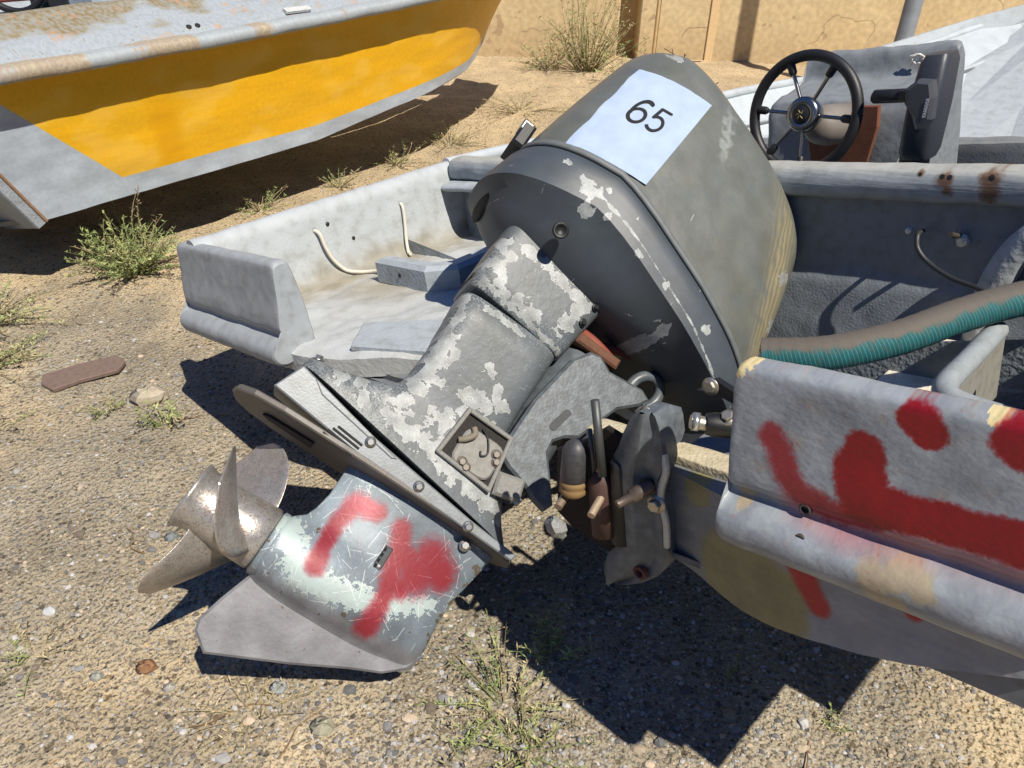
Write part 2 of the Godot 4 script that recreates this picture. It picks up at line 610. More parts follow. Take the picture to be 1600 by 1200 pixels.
	lch.append_array(stroke([Vector3(0.073, -0.558, 0.014), Vector3(0.018, -0.557, 0.018), Vector3(-0.049, -0.548, 0.016), Vector3(-0.118, -0.533, 0.016)], 0.008))
	lch.append_array(stroke([Vector3(0.062, -0.402, 0.012), Vector3(0.020, -0.405, 0.012), Vector3(-0.03, -0.401, 0.006)], 0.006))
	lch.append_array(stroke([Vector3(0.110, -0.40, 0.010), Vector3(0.104, -0.32, 0.012), Vector3(0.10, -0.2, 0.018)], 0.008))
	lch.append_array(stroke([Vector3(0.08, -0.105, 0.028), Vector3(0.01, -0.098, 0.030), Vector3(-0.061, -0.085, 0.032), Vector3(-0.126, -0.078, 0.032), Vector3(-0.20, -0.069, 0.028)], 0.012))
	lch.append_array(stroke([Vector3(-0.01, -0.20, 0.020), Vector3(-0.115, -0.200, 0.016), Vector3(-0.125, -0.11, 0.02), Vector3(-0.015, -0.12, 0.02)], 0.008))
	lch.append_array(stroke([Vector3(0.10, -0.445, 0.016), Vector3(0.0, -0.432, 0.008), Vector3(-0.11, -0.415, 0.010)], 0.006))
	tex = peeled(900, 820, lrect, lch, scratches(30, lrect, 0.003, 0.015, 0.0007, 14), rgb(80, 86, 89), rgb(142, 146, 145), 0.95, func(x, y, c, n, n2):
		var e := smoothstep(0.055, 0.115, x) * smoothstep(-0.58, -0.54, y)
		if n2 * 0.7 + n * 0.5 + e * 0.5 > 0.42:
			c = c.lerp(rgb(150, 154, 152), 0.45)
		if y > -0.45 and y < -0.405 and n2 > 0.05:
			c = c.lerp(rgb(120, 126, 130), 0.6)
		return c)
	var leg_m := uvmat(tex, 0.5, 0.0, "grain", 0.06)
	var luv := uvrect(lrect)
	st = begin()
	rings = []
	for e in [[-0.60, -0.155, 0.122, 0.108], [-0.56, -0.152, 0.124, 0.110], [-0.47, -0.134, 0.127, 0.106], [-0.425, -0.126, 0.127, 0.104], [-0.420, -0.122, 0.122, 0.099]]:
		rings.append(slab_ring(e[0], e[1], e[2], e[3], 44, 7.0, -0.10))
	loft(st, rings, luv, true, true)
	var casing := part("upper_casing", done(st), leg_m, o)
	st = begin()
	box(st, Vector3(0.126, -0.455, 0.02), Vector3(0.003, 0.006, 0.055), 0.002)
	part("vent_slot", done(st), mat(rgb(16, 16, 17), 0.8, 0, ""), casing)
	for q in [Vector3(-0.122, -0.50, 0.106), Vector3(-0.128, -0.545, 0.108)]:
		st = begin()
		hexbolt(st, q, Vector3(-0.3, 0, 1), 0.006, 0.006)
		part("casing_bolt", done(st), black, casing)

	st = begin()
	rings = []
	for e in [[-0.417, -0.116, 0.118, 0.094], [-0.412, -0.120, 0.122, 0.099], [-0.36, -0.119, 0.118, 0.097], [-0.28, -0.117, 0.115, 0.090], [-0.22, -0.118, 0.117, 0.085], [-0.185, -0.124, 0.126, 0.083], [-0.165, -0.134, 0.146, 0.083], [-0.150, -0.148, 0.185, 0.084], [-0.136, -0.164, 0.235, 0.085], [-0.118, -0.180, 0.280, 0.087], [-0.105, -0.190, 0.294, 0.089], [-0.085, -0.215, 0.302, 0.092], [-0.065, -0.238, 0.306, 0.095], [-0.056, -0.246, 0.306, 0.096]]:
		rings.append(slab_ring(e[0], e[1], e[2], e[3], 52, 6.0 if e[0] < -0.2 else 4.5, -0.168 * smoothstep(-0.135, -0.07, e[0])))
	loft(st, rings, luv, true, true)
	part("leg", done(st), leg_m, o)

	# flange ledge of the lower casing with bolts and water vents
	var band := mat(rgb(118, 124, 128), 0.42, 0.05, "grime", "grain", 0.07, 0.22)
	st = begin()
	prism(st, [Vector2(0.300, -0.097), Vector2(0.324, -0.034), Vector2(0.12, -0.010), Vector2(-0.255, 0.003), Vector2(-0.262, -0.012), Vector2(-0.142, -0.022), Vector2(0.112, -0.056)], Vector3.ZERO, Vector3.RIGHT, Vector3.UP, -0.084, 0.084, 0.003)
	prism(st, [Vector2(0.268, -0.088), Vector2(0.240, -0.068), Vector2(0.06, -0.038), Vector2(0.05, -0.043)], Vector3.ZERO, Vector3.RIGHT, Vector3.UP, -0.05, 0.087, 0.002)
	var flange := part("casing_flange", done(st), band, o)
	for q in [Vector3(0.112, -0.043, 0.086), Vector3(-0.015, -0.022, 0.086), Vector3(-0.142, -0.008, 0.086)]:
		st = begin()
		hexbolt(st, q, Vector3(0, 0.1, 1), 0.0075, 0.010)
		part("flange_bolt", done(st), steel, o)
	st = begin()
	hexbolt(st, Vector3(0.286, -0.130, 0.03), Vector3(0.3, -1, 0.1), 0.0085, 0.010)
	part("flange_bolt", done(st), steel, o)
	for k in 4:
		st = begin()
		box(st, Vector3(0.163 - k * 0.004, -0.006 - k * 0.0085, 0.0825), Vector3(0.036 - k * 0.002, 0.0026, 0.003), 0.001, Basis(Vector3.BACK, -0.10))
		part("water_vent", done(st), mat(rgb(22, 22, 22), 0.8, 0, ""), flange)

	# --- cavitation plate
	var plate := []
	for q in [[-0.285, 0.0], [-0.27, 0.035], [-0.20, 0.07], [-0.05, 0.085], [0.15, 0.088], [0.28, 0.084], [0.345, 0.070], [0.38, 0.04], [0.389, 0.0]]:
		plate.append(Vector2(q[0], q[1]))
	for i in range(plate.size() - 2, 0, -1):
		plate.append(Vector2(plate[i].x, -plate[i].y))
	st = begin()
	prism(st, plate, Vector3(0, 0.006, 0), Vector3.RIGHT, Vector3(0, -0.17, 0.985), -0.007, 0.007, 0.003)
	var cav := part("cavitation_plate", done(st), mat(rgb(86, 82, 77), 0.5, 0.05, "grime", "grain", 0.1, 0.18), o)
	st = begin()
	prism(st, [Vector2(0.20, -0.022), Vector2(0.30, -0.014), Vector2(0.315, 0.0), Vector2(0.30, 0.014), Vector2(0.20, 0.022)], Vector3(0, 0.0145, 0), Vector3.RIGHT, Vector3(0, -0.17, 0.985), -0.004, 0.001, 0.001)
	part("exhaust_relief", done(st), mat(rgb(36, 33, 31), 0.8, 0, "fine"), cav)

	# --- gearcase
	var grect := Rect2(-0.28, 0.0, 0.50, 0.46)
	var reds := []
	reds.append_array(stroke([Vector3(0.02, 0.060, 0.030), Vector3(0.062, 0.066, 0.034), Vector3(0.074, 0.115, 0.024), Vector3(0.074, 0.172, 0.026), Vector3(0.068, 0.205, 0.030)], 0.01))
	reds.append_array(stroke([Vector3(-0.04, 0.062, 0.030), Vector3(-0.060, 0.10, 0.036), Vector3(-0.075, 0.16, 0.034), Vector3(-0.080, 0.20, 0.026), Vector3(-0.081, 0.255, 0.036)], 0.01))
	for q in [[-0.125, 0.080, 0.060], [-0.155, 0.095, 0.056], [-0.112, 0.122, 0.066], [-0.165, 0.102, 0.045], [-0.082, 0.105, 0.040], [-0.10, 0.160, 0.034]]:
		reds.append(Vector3(q[0], q[1], q[2]))
	var redf := splat(760, 700, grect, reds)
	var pale := splat(760, 700, grect, stroke([Vector3(0.15, 0.17, 0.04), Vector3(0.08, 0.235, 0.055), Vector3(0.0, 0.225, 0.045), Vector3(-0.08, 0.205, 0.040), Vector3(-0.17, 0.16, 0.03)], 0.015))
	var scr := scratches(230, grect, 0.01, 0.09, 0.0008, 19)
	var scf := splat(760, 700, grect, scr)
	tex = picture(760, 700, grect, func(x, y, i):
		var n := nz(x * 50.0, y * 50.0)
		var n2 := nz(x * 170.0 + 9.0, y * 170.0)
		var v := 1.0 + nz(x * 9.0, y * 9.0) * 0.22 + n2 * 0.06
		var c := rgb(98, 108, 115).lerp(rgb(122, 134, 142), smoothstep(-0.05, 0.10, x)) * v
		var below := smoothstep(0.235, 0.275, y + n * 0.012 - (x + 0.1) * 0.05)
		if pale[i] + n * 0.55 + n2 * 0.3 > 0.42:
			c = c.lerp(rgb(176, 192, 186), 0.72)
		c = c.lerp(rgb(108, 109, 112) * v, below)
		if scf[i] > 0.0 and n > -0.18 and below < 0.6:
			c = c.lerp(rgb(200, 210, 208), clampf(scf[i] * 1.5, 0, 0.8))
		var edge := nz(x * 30.0 - 8.0, y * 30.0) + smoothstep(-0.19, -0.225, x + (y - 0.1) * -0.08) * 0.45
		if edge > 0.60:
			c = c.lerp(rgb(78, 66, 50), 0.8)
		var rr := smoothstep(0.0, 0.72, redf[i] + n2 * 0.06 + n * 0.16)
		var pinkish := smoothstep(0.0, 0.04, x) * smoothstep(0.11, 0.05, y)
		c = c.lerp(rgb(126, 20, 30).lerp(rgb(186, 96, 106), pinkish * 0.7), rr * (0.84 - 0.25 * float(scf[i] > 0.1 and n > 0.0)))
		return c)
	var gm := uvmat(tex, 0.5, 0.1, "grain", 0.06)
	var guv := uvrect(grect)
	st = begin()
	rings = []
	for e in [[0.0, -0.245, 0.118, 0.036, 0.8], [0.03, -0.240, 0.117, 0.034, 0.8], [0.08, -0.228, 0.117, 0.035, 0.8], [0.115, -0.219, 0.124, 0.038, 0.8], [0.135, -0.216, 0.132, 0.042, 0.8], [0.150, -0.214, 0.150, 0.047, 0.7], [0.165, -0.213, 0.162, 0.056, 0.55], [0.185, -0.213, 0.1665, 0.065, 0.5], [0.205, -0.214, 0.168, 0.070, 0.48], [0.222, -0.216, 0.168, 0.071, 0.48], [0.240, -0.217, 0.168, 0.068, 0.48], [0.258, -0.217, 0.166, 0.058, 0.5], [0.272, -0.215, 0.163, 0.045, 0.55], [0.283, -0.212, 0.160, 0.031, 0.6], [0.290, -0.206, 0.158, 0.018, 0.7], [0.30, -0.200, 0.155, 0.010, 0.8]]:
		var ring := PackedVector3Array()
		for j in 64:
			var f := TAU * (j + 0.5) / 64
			var q := (1.0 - cos(f)) / 2         # 0 aft .. 1 fore
			var shape := pow(sin(PI * pow(clampf(q, 0.0, 1.0), 0.8)), 0.8)
			if e[4] < 0.75:      # the round hull of the gear housing: blunt aft, pointed fore
				shape = lerpf(shape, minf(1.0, pow(maxf(0.0, 1.0 - pow(clampf((q - 0.10) / 0.90, 0.0, 1.0), 2.6)), 0.62)) * smoothstep(-0.04, 0.03, q), clampf((0.8 - e[4]) / 0.3, 0.0, 1.0))
			ring.append(Vector3(lerpf(e[2], e[1], q), e[0], e[3] * shape * signf(sin(f))))
		rings.append(ring)
	loft(st, rings, guv, true, true)
	lathe(st, [Vector2(0.001, 0.150), Vector2(0.066, 0.150), Vector2(0.067, 0.166), Vector2(0.060, 0.170), Vector2(0.001, 0.170)], Vector3(0, 0.219, 0), Vector3.RIGHT, 40, guv)
	# skeg
	prism(st, [Vector2(0.158, 0.285), Vector2(0.178, 0.345), Vector2(0.192, 0.397), Vector2(0.186, 0.418), Vector2(0.148, 0.446), Vector2(0.0, 0.388), Vector2(-0.10, 0.343), Vector2(-0.165, 0.318), Vector2(-0.205, 0.288), Vector2(-0.222, 0.25), Vector2(-0.10, 0.25), Vector2(0.05, 0.27)], Vector3.ZERO, Vector3.RIGHT, Vector3.UP, -0.008, 0.008, 0.005, guv)
	var gear := part("gearcase", done(st), gm, o)
	st = begin()
	prism(st, [Vector2(-0.046, 0.105), Vector2(-0.030, 0.105), Vector2(-0.024, 0.185), Vector2(-0.046, 0.185)], Vector3.ZERO, Vector3.RIGHT, Vector3.UP, 0.030, 0.046, 0.002)
	part("water_intake", done(st), mat(rgb(56, 62, 66), 0.6, 0, "fine"), gear)
	st = begin()
	for k in 6:
		box(st, Vector3(-0.032, 0.113 + k * 0.012, 0.0462), Vector3(0.0025, 0.004, 0.0006), 0.0003)
	part("intake_slot", done(st), mat(rgb(12, 12, 12), 0.9, 0, ""), gear)
	st = begin()
	hexbolt(st, Vector3(-0.038, 0.146, 0.045), Vector3.BACK, 0.004, 0.003)
	part("gearcase_screw", done(st), steel, gear)
	st = begin()
	hexbolt(st, Vector3(-0.17, 0.022, 0.030), Vector3(0, 0, 1), 0.009, 0.006)
	part("gearcase_screw", done(st), steel, gear)

	propeller(o)

	# --- lower mount: recess, cap and lug on the starboard side of the leg
	st = begin()
	var frame_ := [Vector2(-0.018, -0.205), Vector2(-0.122, -0.203), Vector2(-0.137, -0.090), Vector2(-0.008, -0.100)]
	for i in 4:
		var p: Vector2 = frame_[i]
		var q: Vector2 = frame_[(i + 1) % 4]
		var dd := (q - p).normalized()
		var nn := Vector2(-dd.y, dd.x) * 0.0045
		prism(st, [p + nn - dd * 0.003, q + nn + dd * 0.003, q - nn + dd * 0.003, p - nn - dd * 0.003], Vector3.ZERO, Vector3.RIGHT, Vector3.UP, 0.070, 0.099 + 0.0007 * i, 0.002)
	var mount := part("lower_mount_frame", done(st), castm, o)
	st = begin()
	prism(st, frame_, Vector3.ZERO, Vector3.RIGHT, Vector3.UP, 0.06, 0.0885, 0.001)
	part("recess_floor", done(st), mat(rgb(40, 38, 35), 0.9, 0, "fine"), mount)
	st = begin()
	var capp := []
	for k in 18:
		var f := TAU * k / 18
		capp.append(Vector2(-0.080 + 0.047 * sq(cos(f), 4.5), -0.138 + 0.041 * sq(sin(f), 4.5)))
	prism(st, capp, Vector3.ZERO, Vector3.RIGHT, Vector3.UP, 0.08, 0.098, 0.004)
	part("mount_cap", done(st), mat(rgb(132, 131, 126), 0.75, 0.1, "grime", "grain", 0.25, 0.12), mount)
	st = begin()
	for k in 3:
		tube(st, spline([Vector3(-0.045, -0.178, 0.088 + k * 0.006), Vector3(-0.052, -0.166, 0.094 + k * 0.006), Vector3(-0.042, -0.150, 0.092 + k * 0.006), Vector3(-0.032, -0.142, 0.088 + k * 0.005)], 4), 0.0065, 8)
	part("rubber_mount", done(st), mat(rgb(120, 112, 98), 0.8, 0, "grime", "", 1, 0.03), mount)
	st = begin()
	tube(st, spline([Vector3(-0.062, -0.188, 0.092), Vector3(-0.08, -0.175, 0.101), Vector3(-0.095, -0.15, 0.102), Vector3(-0.086, -0.138, 0.102), Vector3(-0.080, -0.146, 0.102)], 5), 0.002, 6)
	part("earth_wire", done(st), black, mount)
	for q in [Vector3(-0.112, -0.158, 0.097), Vector3(-0.060, -0.108, 0.097), Vector3(-0.120, -0.145, 0.097), Vector3(-0.072, -0.102, 0.097)]:
		st = begin()
		hexbolt(st, q, Vector3.BACK, 0.0075, 0.008)
		part("cap_bolt", done(st), mat(rgb(128, 120, 112), 0.55, 0.5, "fine", "", 1, 0.03), mount)
	st = begin()
	box(st, Vector3(-0.170, -0.118, 0.075), Vector3(0.030, 0.024, 0.026), 0.006, Basis(Vector3.BACK, 0.25))
	var lug := part("mount_lug", done(st), castm, o)
	st = begin()
	hexbolt(st, Vector3(-0.196, -0.108, 0.078), Vector3(-1, 0.3, 0.3), 0.010, 0.016)
	part("lug_nut", done(st), steel, lug)

	# --- swivel bracket: a curved plate with a slot, lug and ragged foot
	var sw := mat(rgb(92, 99, 104), 0.40, 0.05, "mottle", "grain", 0.08, 0.3)
	var outline := [Vector2(-0.148, -0.425), Vector2(-0.175, -0.463), Vector2(-0.200, -0.470), Vector2(-0.235, -0.452), Vector2(-0.285, -0.458), Vector2(-0.320, -0.462), Vector2(-0.345, -0.45), Vector2(-0.330, -0.425), Vector2(-0.291, -0.39), Vector2(-0.272, -0.345), Vector2(-0.249, -0.288), Vector2(-0.222, -0.272), Vector2(-0.204, -0.25), Vector2(-0.206, -0.225), Vector2(-0.217, -0.211), Vector2(-0.245, -0.175), Vector2(-0.273, -0.138), Vector2(-0.262, -0.116), Vector2(-0.225, -0.125), Vector2(-0.2, -0.138), Vector2(-0.150, -0.152), Vector2(-0.128, -0.162), Vector2(-0.118, -0.208), Vector2(-0.122, -0.30)]
	st = begin()
	prism(st, outline, Vector3.ZERO, Vector3.RIGHT, Vector3.UP, 0.066, 0.090, 0.006)
	# the barrel behind the plate round the steering axis
	rings = []
	for e in [[-0.46, 0.058], [-0.44, 0.066], [-0.30, 0.064], [-0.16, 0.060], [-0.13, 0.05]]:
		var ring := PackedVector3Array()
		for j in 28:
			var f := TAU * j / 28
			ring.append(Vector3(-0.178 + e[1] * cos(f), e[0], e[1] * 1.15 * sin(f)))
		rings.append(ring)
	loft(st, rings)
	var swv := part("swivel_bracket", done(st), sw, o)
	st = begin()
	var slot := []
	for k in 16:
		var f := TAU * k / 16
		slot.append(Vector2(-0.193, -0.297) + Vector2(cos(f) * 0.009, sin(f) * 0.009) + Vector2(-0.006, -0.020) * (1.0 if sin(f) < 0 else -1.0))
	prism(st, slot, Vector3.ZERO, Vector3.RIGHT, Vector3.UP, 0.0885, 0.0912, 0.0006)
	part("bracket_slot", done(st), mat(rgb(48, 52, 55), 0.6, 0, "fine"), swv)
	st = begin()
	var oval := []
	for k in 30:
		var f := TAU * k / 30
		oval.append(Vector3(-0.335, -0.470, 0.056) + Vector3(0.020, 0.026, 0.0) * cos(f) * 1.3 + Vector3(0.026, -0.022, 0.008) * sin(f))
	oval.append(oval[0])
	tube(st, oval, 0.0125, 12)
	part("bracket_eye", done(st), sw, swv)
	st = begin()
	tube(st, spline([Vector3(-0.145, -0.500, 0.05), Vector3(-0.175, -0.492, 0.066), Vector3(-0.215, -0.484, 0.066), Vector3(-0.240, -0.478, 0.062)], 6), 0.0135, 12)
	part("red_hose", done(st), mat(rgb(132, 66, 48), 0.7, 0, "fine", "grain", 0.25, 0.05), o)
	st = begin()
	tube(st, spline([Vector3(-0.20, -0.515, 0.02), Vector3(-0.28, -0.535, 0.03), Vector3(-0.36, -0.545, 0.04), Vector3(-0.43, -0.52, 0.02)], 6), 0.010, 10)
	part("red_hose", done(st), mat(rgb(132, 66, 48), 0.7, 0, "fine", "grain", 0.25, 0.05), o)
	# rusty stain plate under the pan
	st = begin()
	box(st, Vector3(-0.19, -0.478, 0.03), Vector3(0.055, 0.012, 0.055), 0.005)
	part("rusted_mount", done(st), mat(rgb(96, 64, 46), 0.85, 0, "grime", "", 1, 0.1), o)

func propeller(o: Node3D) -> void:
	var w := 512
	var pr := Rect2(0, 0, 1, 1)
	var t := picture(w, w, pr, func(x, y, i):
		var n := nz(x * 7.0, y * 7.0)
		var n2 := nz(x * 46.0, y * 46.0)
		var v := 0.90 + n * 0.2
		var c := rgb(188, 184, 178) * v
		c = c.lerp(rgb(120, 98, 86), smoothstep(0.12, 0.55, n + n2 * 0.4) * 0.5)
		if n2 > 0.40:
			c = c.lerp(rgb(82, 62, 52), 0.7)
		if nz(x * 70.0 + 30.0, y * 70.0) > 0.46:
			c = c.lerp(rgb(206, 200, 188), 0.8)
		return c)
	var m := StandardMaterial3D.new()
	m.albedo_texture = t
	m.metallic = 0.62
	m.roughness = 0.36
	m.uv1_triplanar = true
	m.uv1_scale = Vector3.ONE * 4.0
	m.normal_enabled = true
	m.normal_texture = tx["grain"]
	m.normal_scale = 0.18
	m.cull_mode = BaseMaterial3D.CULL_DISABLED
	var pn := Node3D.new()
	pn.name = "propeller"
	o.add_child(pn)
	var st := begin()
	var prof := []
	for q in [[0.02, 0.172], [0.060, 0.171], [0.0645, 0.176], [0.063, 0.22], [0.060, 0.26], [0.059, 0.30], [0.061, 0.318], [0.066, 0.331], [0.068, 0.338], [0.065, 0.338], [0.058, 0.325], [0.052, 0.30], [0.050, 0.24], [0.02, 0.238]]:
		prof.append(Vector2(q[0], q[1]))
	lathe(st, prof, Vector3(0, 0.217, 0), Vector3.RIGHT, 48)
	part("hub", done(st), m, pn)
	for b in 3:
		st = begin()
		var rings := []
		var th0 := TAU * b / 3 - 0.34
		for i in 19:
			var q := i / 18.0
			var span := 0.66 * pow(maxf(0.0, 1.0 - pow(q, 5.0)), 0.6) * (1.15 - 0.25 * q) + 0.010
			var mid := 0.02 + 0.04 * q
			var thick := lerpf(0.0065, 0.0018, pow(q, 0.6))
			var ring := PackedVector3Array()
			for side in [1, -1]:
				for j in 13:
					var c: float = (j / 6.0 - 1.0) * side
					var th: float = mid + span * c * (1.0 if c > 0 else 0.9)
					var r := lerpf(0.055, 0.203, q)
					var a := 0.238 + 0.078 * th + 0.34 * (r - 0.055) * q
					a += side * thick * sqrt(maxf(0.0, 1.0 - c * c * 0.96))
					var u := th0 + th
					ring.append(Vector3(a, 0.217 + r * cos(u), r * sin(u)))
			rings.append(ring)
		loft(st, rings)
		part("blade", done(st), m, pn)

# ------------------------------------------------------------------ grey skiff (x starboard, y up, z aft)
func lump(p: Vector3, k: float) -> Vector3:
	return Vector3(nz(p.x * 9.0 + p.z * 7.0, p.y * 9.0 + p.z * 5.0), nz(p.y * 8.0 + 20.0, p.x * 8.0 - p.z * 9.0), nz(p.x * 8.0 - 7.0 + p.z * 3.0, p.y * 11.0 + 3.0)) * k

# a closed profile of (z, y) swept along x
func sweep_x(prof: Array, xs: Array, k: float, per := 4, inset := true) -> Array:
	var loop := prof.duplicate()
	loop.append(prof[0])
	var pts := spline(loop, per)
	pts.pop_back()
	var c := Vector2.ZERO
	for q in pts:
		c += q
	c /= pts.size()
	var rings := []
	for i in xs.size():
		var ring := PackedVector3Array()
		var e := 1.0
		if inset and (i == 0 or i == xs.size() - 1):
			e = 0.93
		elif inset and (i == 1 or i == xs.size() - 2):
			e = 0.985
		for q in pts:
			var g: Vector2 = c + (q - c) * e
			var p := Vector3(xs[i], g.y, g.x)
			ring.append(p + lump(p, k))
		rings.append(ring)
	return rings

func steps(a: float, b: float, n: int, edge := 0.012) -> Array:
	var out := [a, a + edge * 0.35, a + edge]
	for i in range(1, n):
		out.append(lerpf(a + edge, b - edge, float(i) / n))
	out.append_array([b - edge, b - edge * 0.35, b])
	return out

func skiff() -> void:
	var o := thing("grey_skiff", "weathered grey fibreglass skiff with its open stern facing the camera", "boat", boat_xf)
	var gel := mat(rgb(158, 166, 172), 0.62, 0.0, "grime", "grain", 0.25, 0.45)
	var gel2 := mat(rgb(146, 152, 157), 0.6, 0.0, "grime", "lumps", 0.12, 0.30)
	var inner := mat(rgb(136, 143, 149), 0.7, 0.0, "grime", "grain", 0.5, 0.25)
	var black := mat(rgb(24, 25, 27), 0.6, 0.0, "")
	var steel := mat(rgb(184, 184, 180), 0.3, 0.85, "")

	# --- starboard stern wall, with the sprayed red lettering
	var wrect := Rect2(1.70, -0.06, 0.52, 0.31)
	var reds := []
	reds.append_array([Vector3(1.922, 0.184, 0.026), Vector3(1.930, 0.176, 0.024), Vector3(1.914, 0.187, 0.022), Vector3(2.008, 0.187, 0.028), Vector3(2.018, 0.180, 0.028)])
	reds.append_array(stroke([Vector3(1.866, 0.135, 0.030), Vector3(1.864, 0.115, 0.036), Vector3(1.870, 0.085, 0.036), Vector3(1.879, 0.070, 0.036)], 0.006))
	reds.append_array(stroke([Vector3(1.885, 0.075, 0.032), Vector3(1.937, 0.078, 0.029), Vector3(1.988, 0.080, 0.029), Vector3(2.03, 0.082, 0.032), Vector3(2.12, 0.10, 0.034), Vector3(2.16, 0.13, 0.03)], 0.006))
	var soft := []
	soft.append_array(stroke([Vector3(1.754, 0.125, 0.024), Vector3(1.766, 0.108, 0.026), Vector3(1.780, 0.080, 0.026), Vector3(1.800, 0.060, 0.026), Vector3(1.835, 0.050, 0.026), Vector3(1.87, 0.052, 0.026)], 0.006))
	var mist := stroke([Vector3(1.79, 0.045, 0.03), Vector3(1.86, 0.035, 0.03), Vector3(1.95, 0.05, 0.036), Vector3(2.10, 0.06, 0.04)], 0.01)
	var w := 1000
	var h := 600
	var f1 := splat(w, h, wrect, reds)
	var f2 := splat(w, h, wrect, soft)
	var f3 := splat(w, h, wrect, mist)
	var tan_ := splat(w, h, wrect, [Vector3(1.905, -0.005, 0.030), Vector3(1.925, 0.008, 0.030), Vector3(1.95, 0.008, 0.024), Vector3(1.93, -0.02, 0.016), Vector3(1.725, 0.03, 0.014)])
	var raw := splat(w, h, wrect, [Vector3(1.706, 0.200, 0.014), Vector3(1.716, 0.206, 0.010), Vector3(1.99, 0.208, 0.016), Vector3(2.02, 0.208, 0.018)])
	var tex := picture(w, h, wrect, func(x, y, i):
		var n := nz(x * 26.0, y * 26.0)
		var n2 := nz(x * 130.0, y * 130.0 + 4.0)
		var v := 0.98 + nz(x * 9.0, y * 12.0) * 0.14 + n2 * 0.05
		var c := rgb(132, 138, 145) * v
		c = c.lerp(rgb(150, 158, 161), smoothstep(0.1, 0.5, nz(x * 16.0 + 4.0, y * 34.0)) * 0.5)
		c = c.lerp(rgb(164, 142, 102), smoothstep(0.05, 0.5, tan_[i] + n * 0.35) * 0.6)
		if raw[i] + n2 * 0.4 > 0.35:
			c = rgb(200, 186, 140) * (1.0 + n2 * 0.15)
		c = c.lerp(rgb(176, 98, 104), smoothstep(0.0, 0.8, f3[i] + n2 * 0.05) * 0.5)
		c = c.lerp(rgb(126, 22, 30), smoothstep(0.05, 0.65, f2[i] + n2 * 0.16 + n * 0.14) * 0.85)
		c = c.lerp(rgb(120, 6, 14), smoothstep(0.05, 0.34, f1[i] + n2 * 0.10 + n * 0.10) * 0.97)
		return c)
	var wall_m := uvmat(tex, 0.42, 0.0, "grain", 0.11)
	var wuv := func(p: Vector3) -> Vector2: return Vector2((p.x - 1.70) / 0.52, (p.y + 0.06) / 0.31)
	var prof := []
	for q in [[-0.040, -0.020], [-0.044, 0.002], [-0.037, 0.022], [-0.018, 0.034], [0.004, 0.031], [0.019, 0.015], [0.026, -0.002], [0.035, -0.007], [0.048, 0.001], [0.075, -0.001], [0.12, -0.010], [0.165, -0.016], [0.194, -0.020], [0.203, -0.025], [0.207, -0.034], [0.207, -0.050], [0.202, -0.060], [0.180, -0.068], [0.10, -0.080], [0.0, -0.086], [-0.045, -0.080]]:
		prof.append(Vector2(q[1], q[0]))
	var st := begin()
	loft(st, sweep_x(prof, steps(1.700, 2.09, 80, 0.009), 0.0018), wuv)
	part("stern_wall", done(st), wall_m, o).set_meta("label", "starboard stern wall sprayed with red lettering")
	for q in [Vector3(1.863, 0.135, -0.021), Vector3(1.811, 0.010, 0.020), Vector3(1.806, 0.040, -0.002)]:
		st = begin()
		lathe(st, [Vector2(0.0075, -0.02), Vector2(0.0075, 0.003), Vector2(0.0050, 0.004), Vector2(0.0045, -0.006), Vector2(0.001, -0.007)], q, Vector3(0, 0.1, 1), 14)
		part("drain_hole", done(st), mat(rgb(60, 56, 54), 0.8, 0, ""), o)

	# --- port stern wall
	var pm := gel2
	st = begin()
	loft(st, sweep_x(prof, steps(-0.02, 0.52, 50, 0.012), 0.002))
	part("stern_wall", done(st), pm, o)
	for q in [Vector3(0.233, 0.16, -0.022), Vector3(0.41, 0.154, -0.022)]:
		st = begin()
		lathe(st, [Vector2(0.006, -0.02), Vector2(0.006, 0.002), Vector2(0.001, 0.0025)], q, Vector3(0, 0.1, 1), 12)
		part("drain_hole", done(st), black, o)

	# --- port side wall, dusted with sand at its foot
	var dust := Color(0.62, 0.52, 0.38)
	var sideprof := []
	for q in [[-0.03, -0.045], [-0.035, 0.0], [-0.005, 0.03], [0.010, 0.06], [0.022, 0.16], [0.030, 0.195], [0.040, 0.214], [0.056, 0.219], [0.075, 0.215], [0.092, 0.195], [0.098, 0.16], [0.102, 0.09], [0.110, 0.03], [0.128, 0.006], [0.15, -0.01], [0.10, -0.05]]:
		sideprof.append(Vector2(q[0], q[1]))
	sideprof.append(sideprof[0])
	var sp := spline(sideprof, 4)
	sp.pop_back()
	var rings := []
	for i in 61:
		var ring := PackedVector3Array()
		for q in sp:
			var p := Vector3(q.x, q.y + (0.028 * i / 60.0 if q.y > 0.12 else 0.0), -0.03 - i * 0.0162)
			ring.append(p + lump(p, 0.003))
		rings.append(ring)
	var gv := mat(rgb(166, 172, 175), 0.66, 0.0, "grime", "grain", 0.22, 0.4)
	gv.vertex_color_use_as_albedo = true
	var dusty := func(p: Vector3) -> Color:
		var k := smoothstep(0.085, 0.0, p.y + nz(p.z * 9.0, p.y * 9.0) * 0.05) * float(p.x > 0.06)
		return Color(1, 1, 1).lerp(dust, k * 0.85)
	st = begin()
	loft(st, rings, null, true, true, 0, true, dusty)
	part("side_wall", done(st), gv, o)
	for q in [Vector3(0.1, 0.101, -0.511), Vector3(0.1, 0.165, -0.433), Vector3(0.1, 0.168, -0.895), Vector3(0.1, 0.157, -0.386), Vector3(0.1, 0.162, -0.710)]:
		st = begin()
		lathe(st, [Vector2(0.006, -0.02), Vector2(0.006, 0.0015), Vector2(0.001, 0.002)], q, Vector3(1, 0.05, 0), 12)
		part("rope_hole", done(st), black, o)

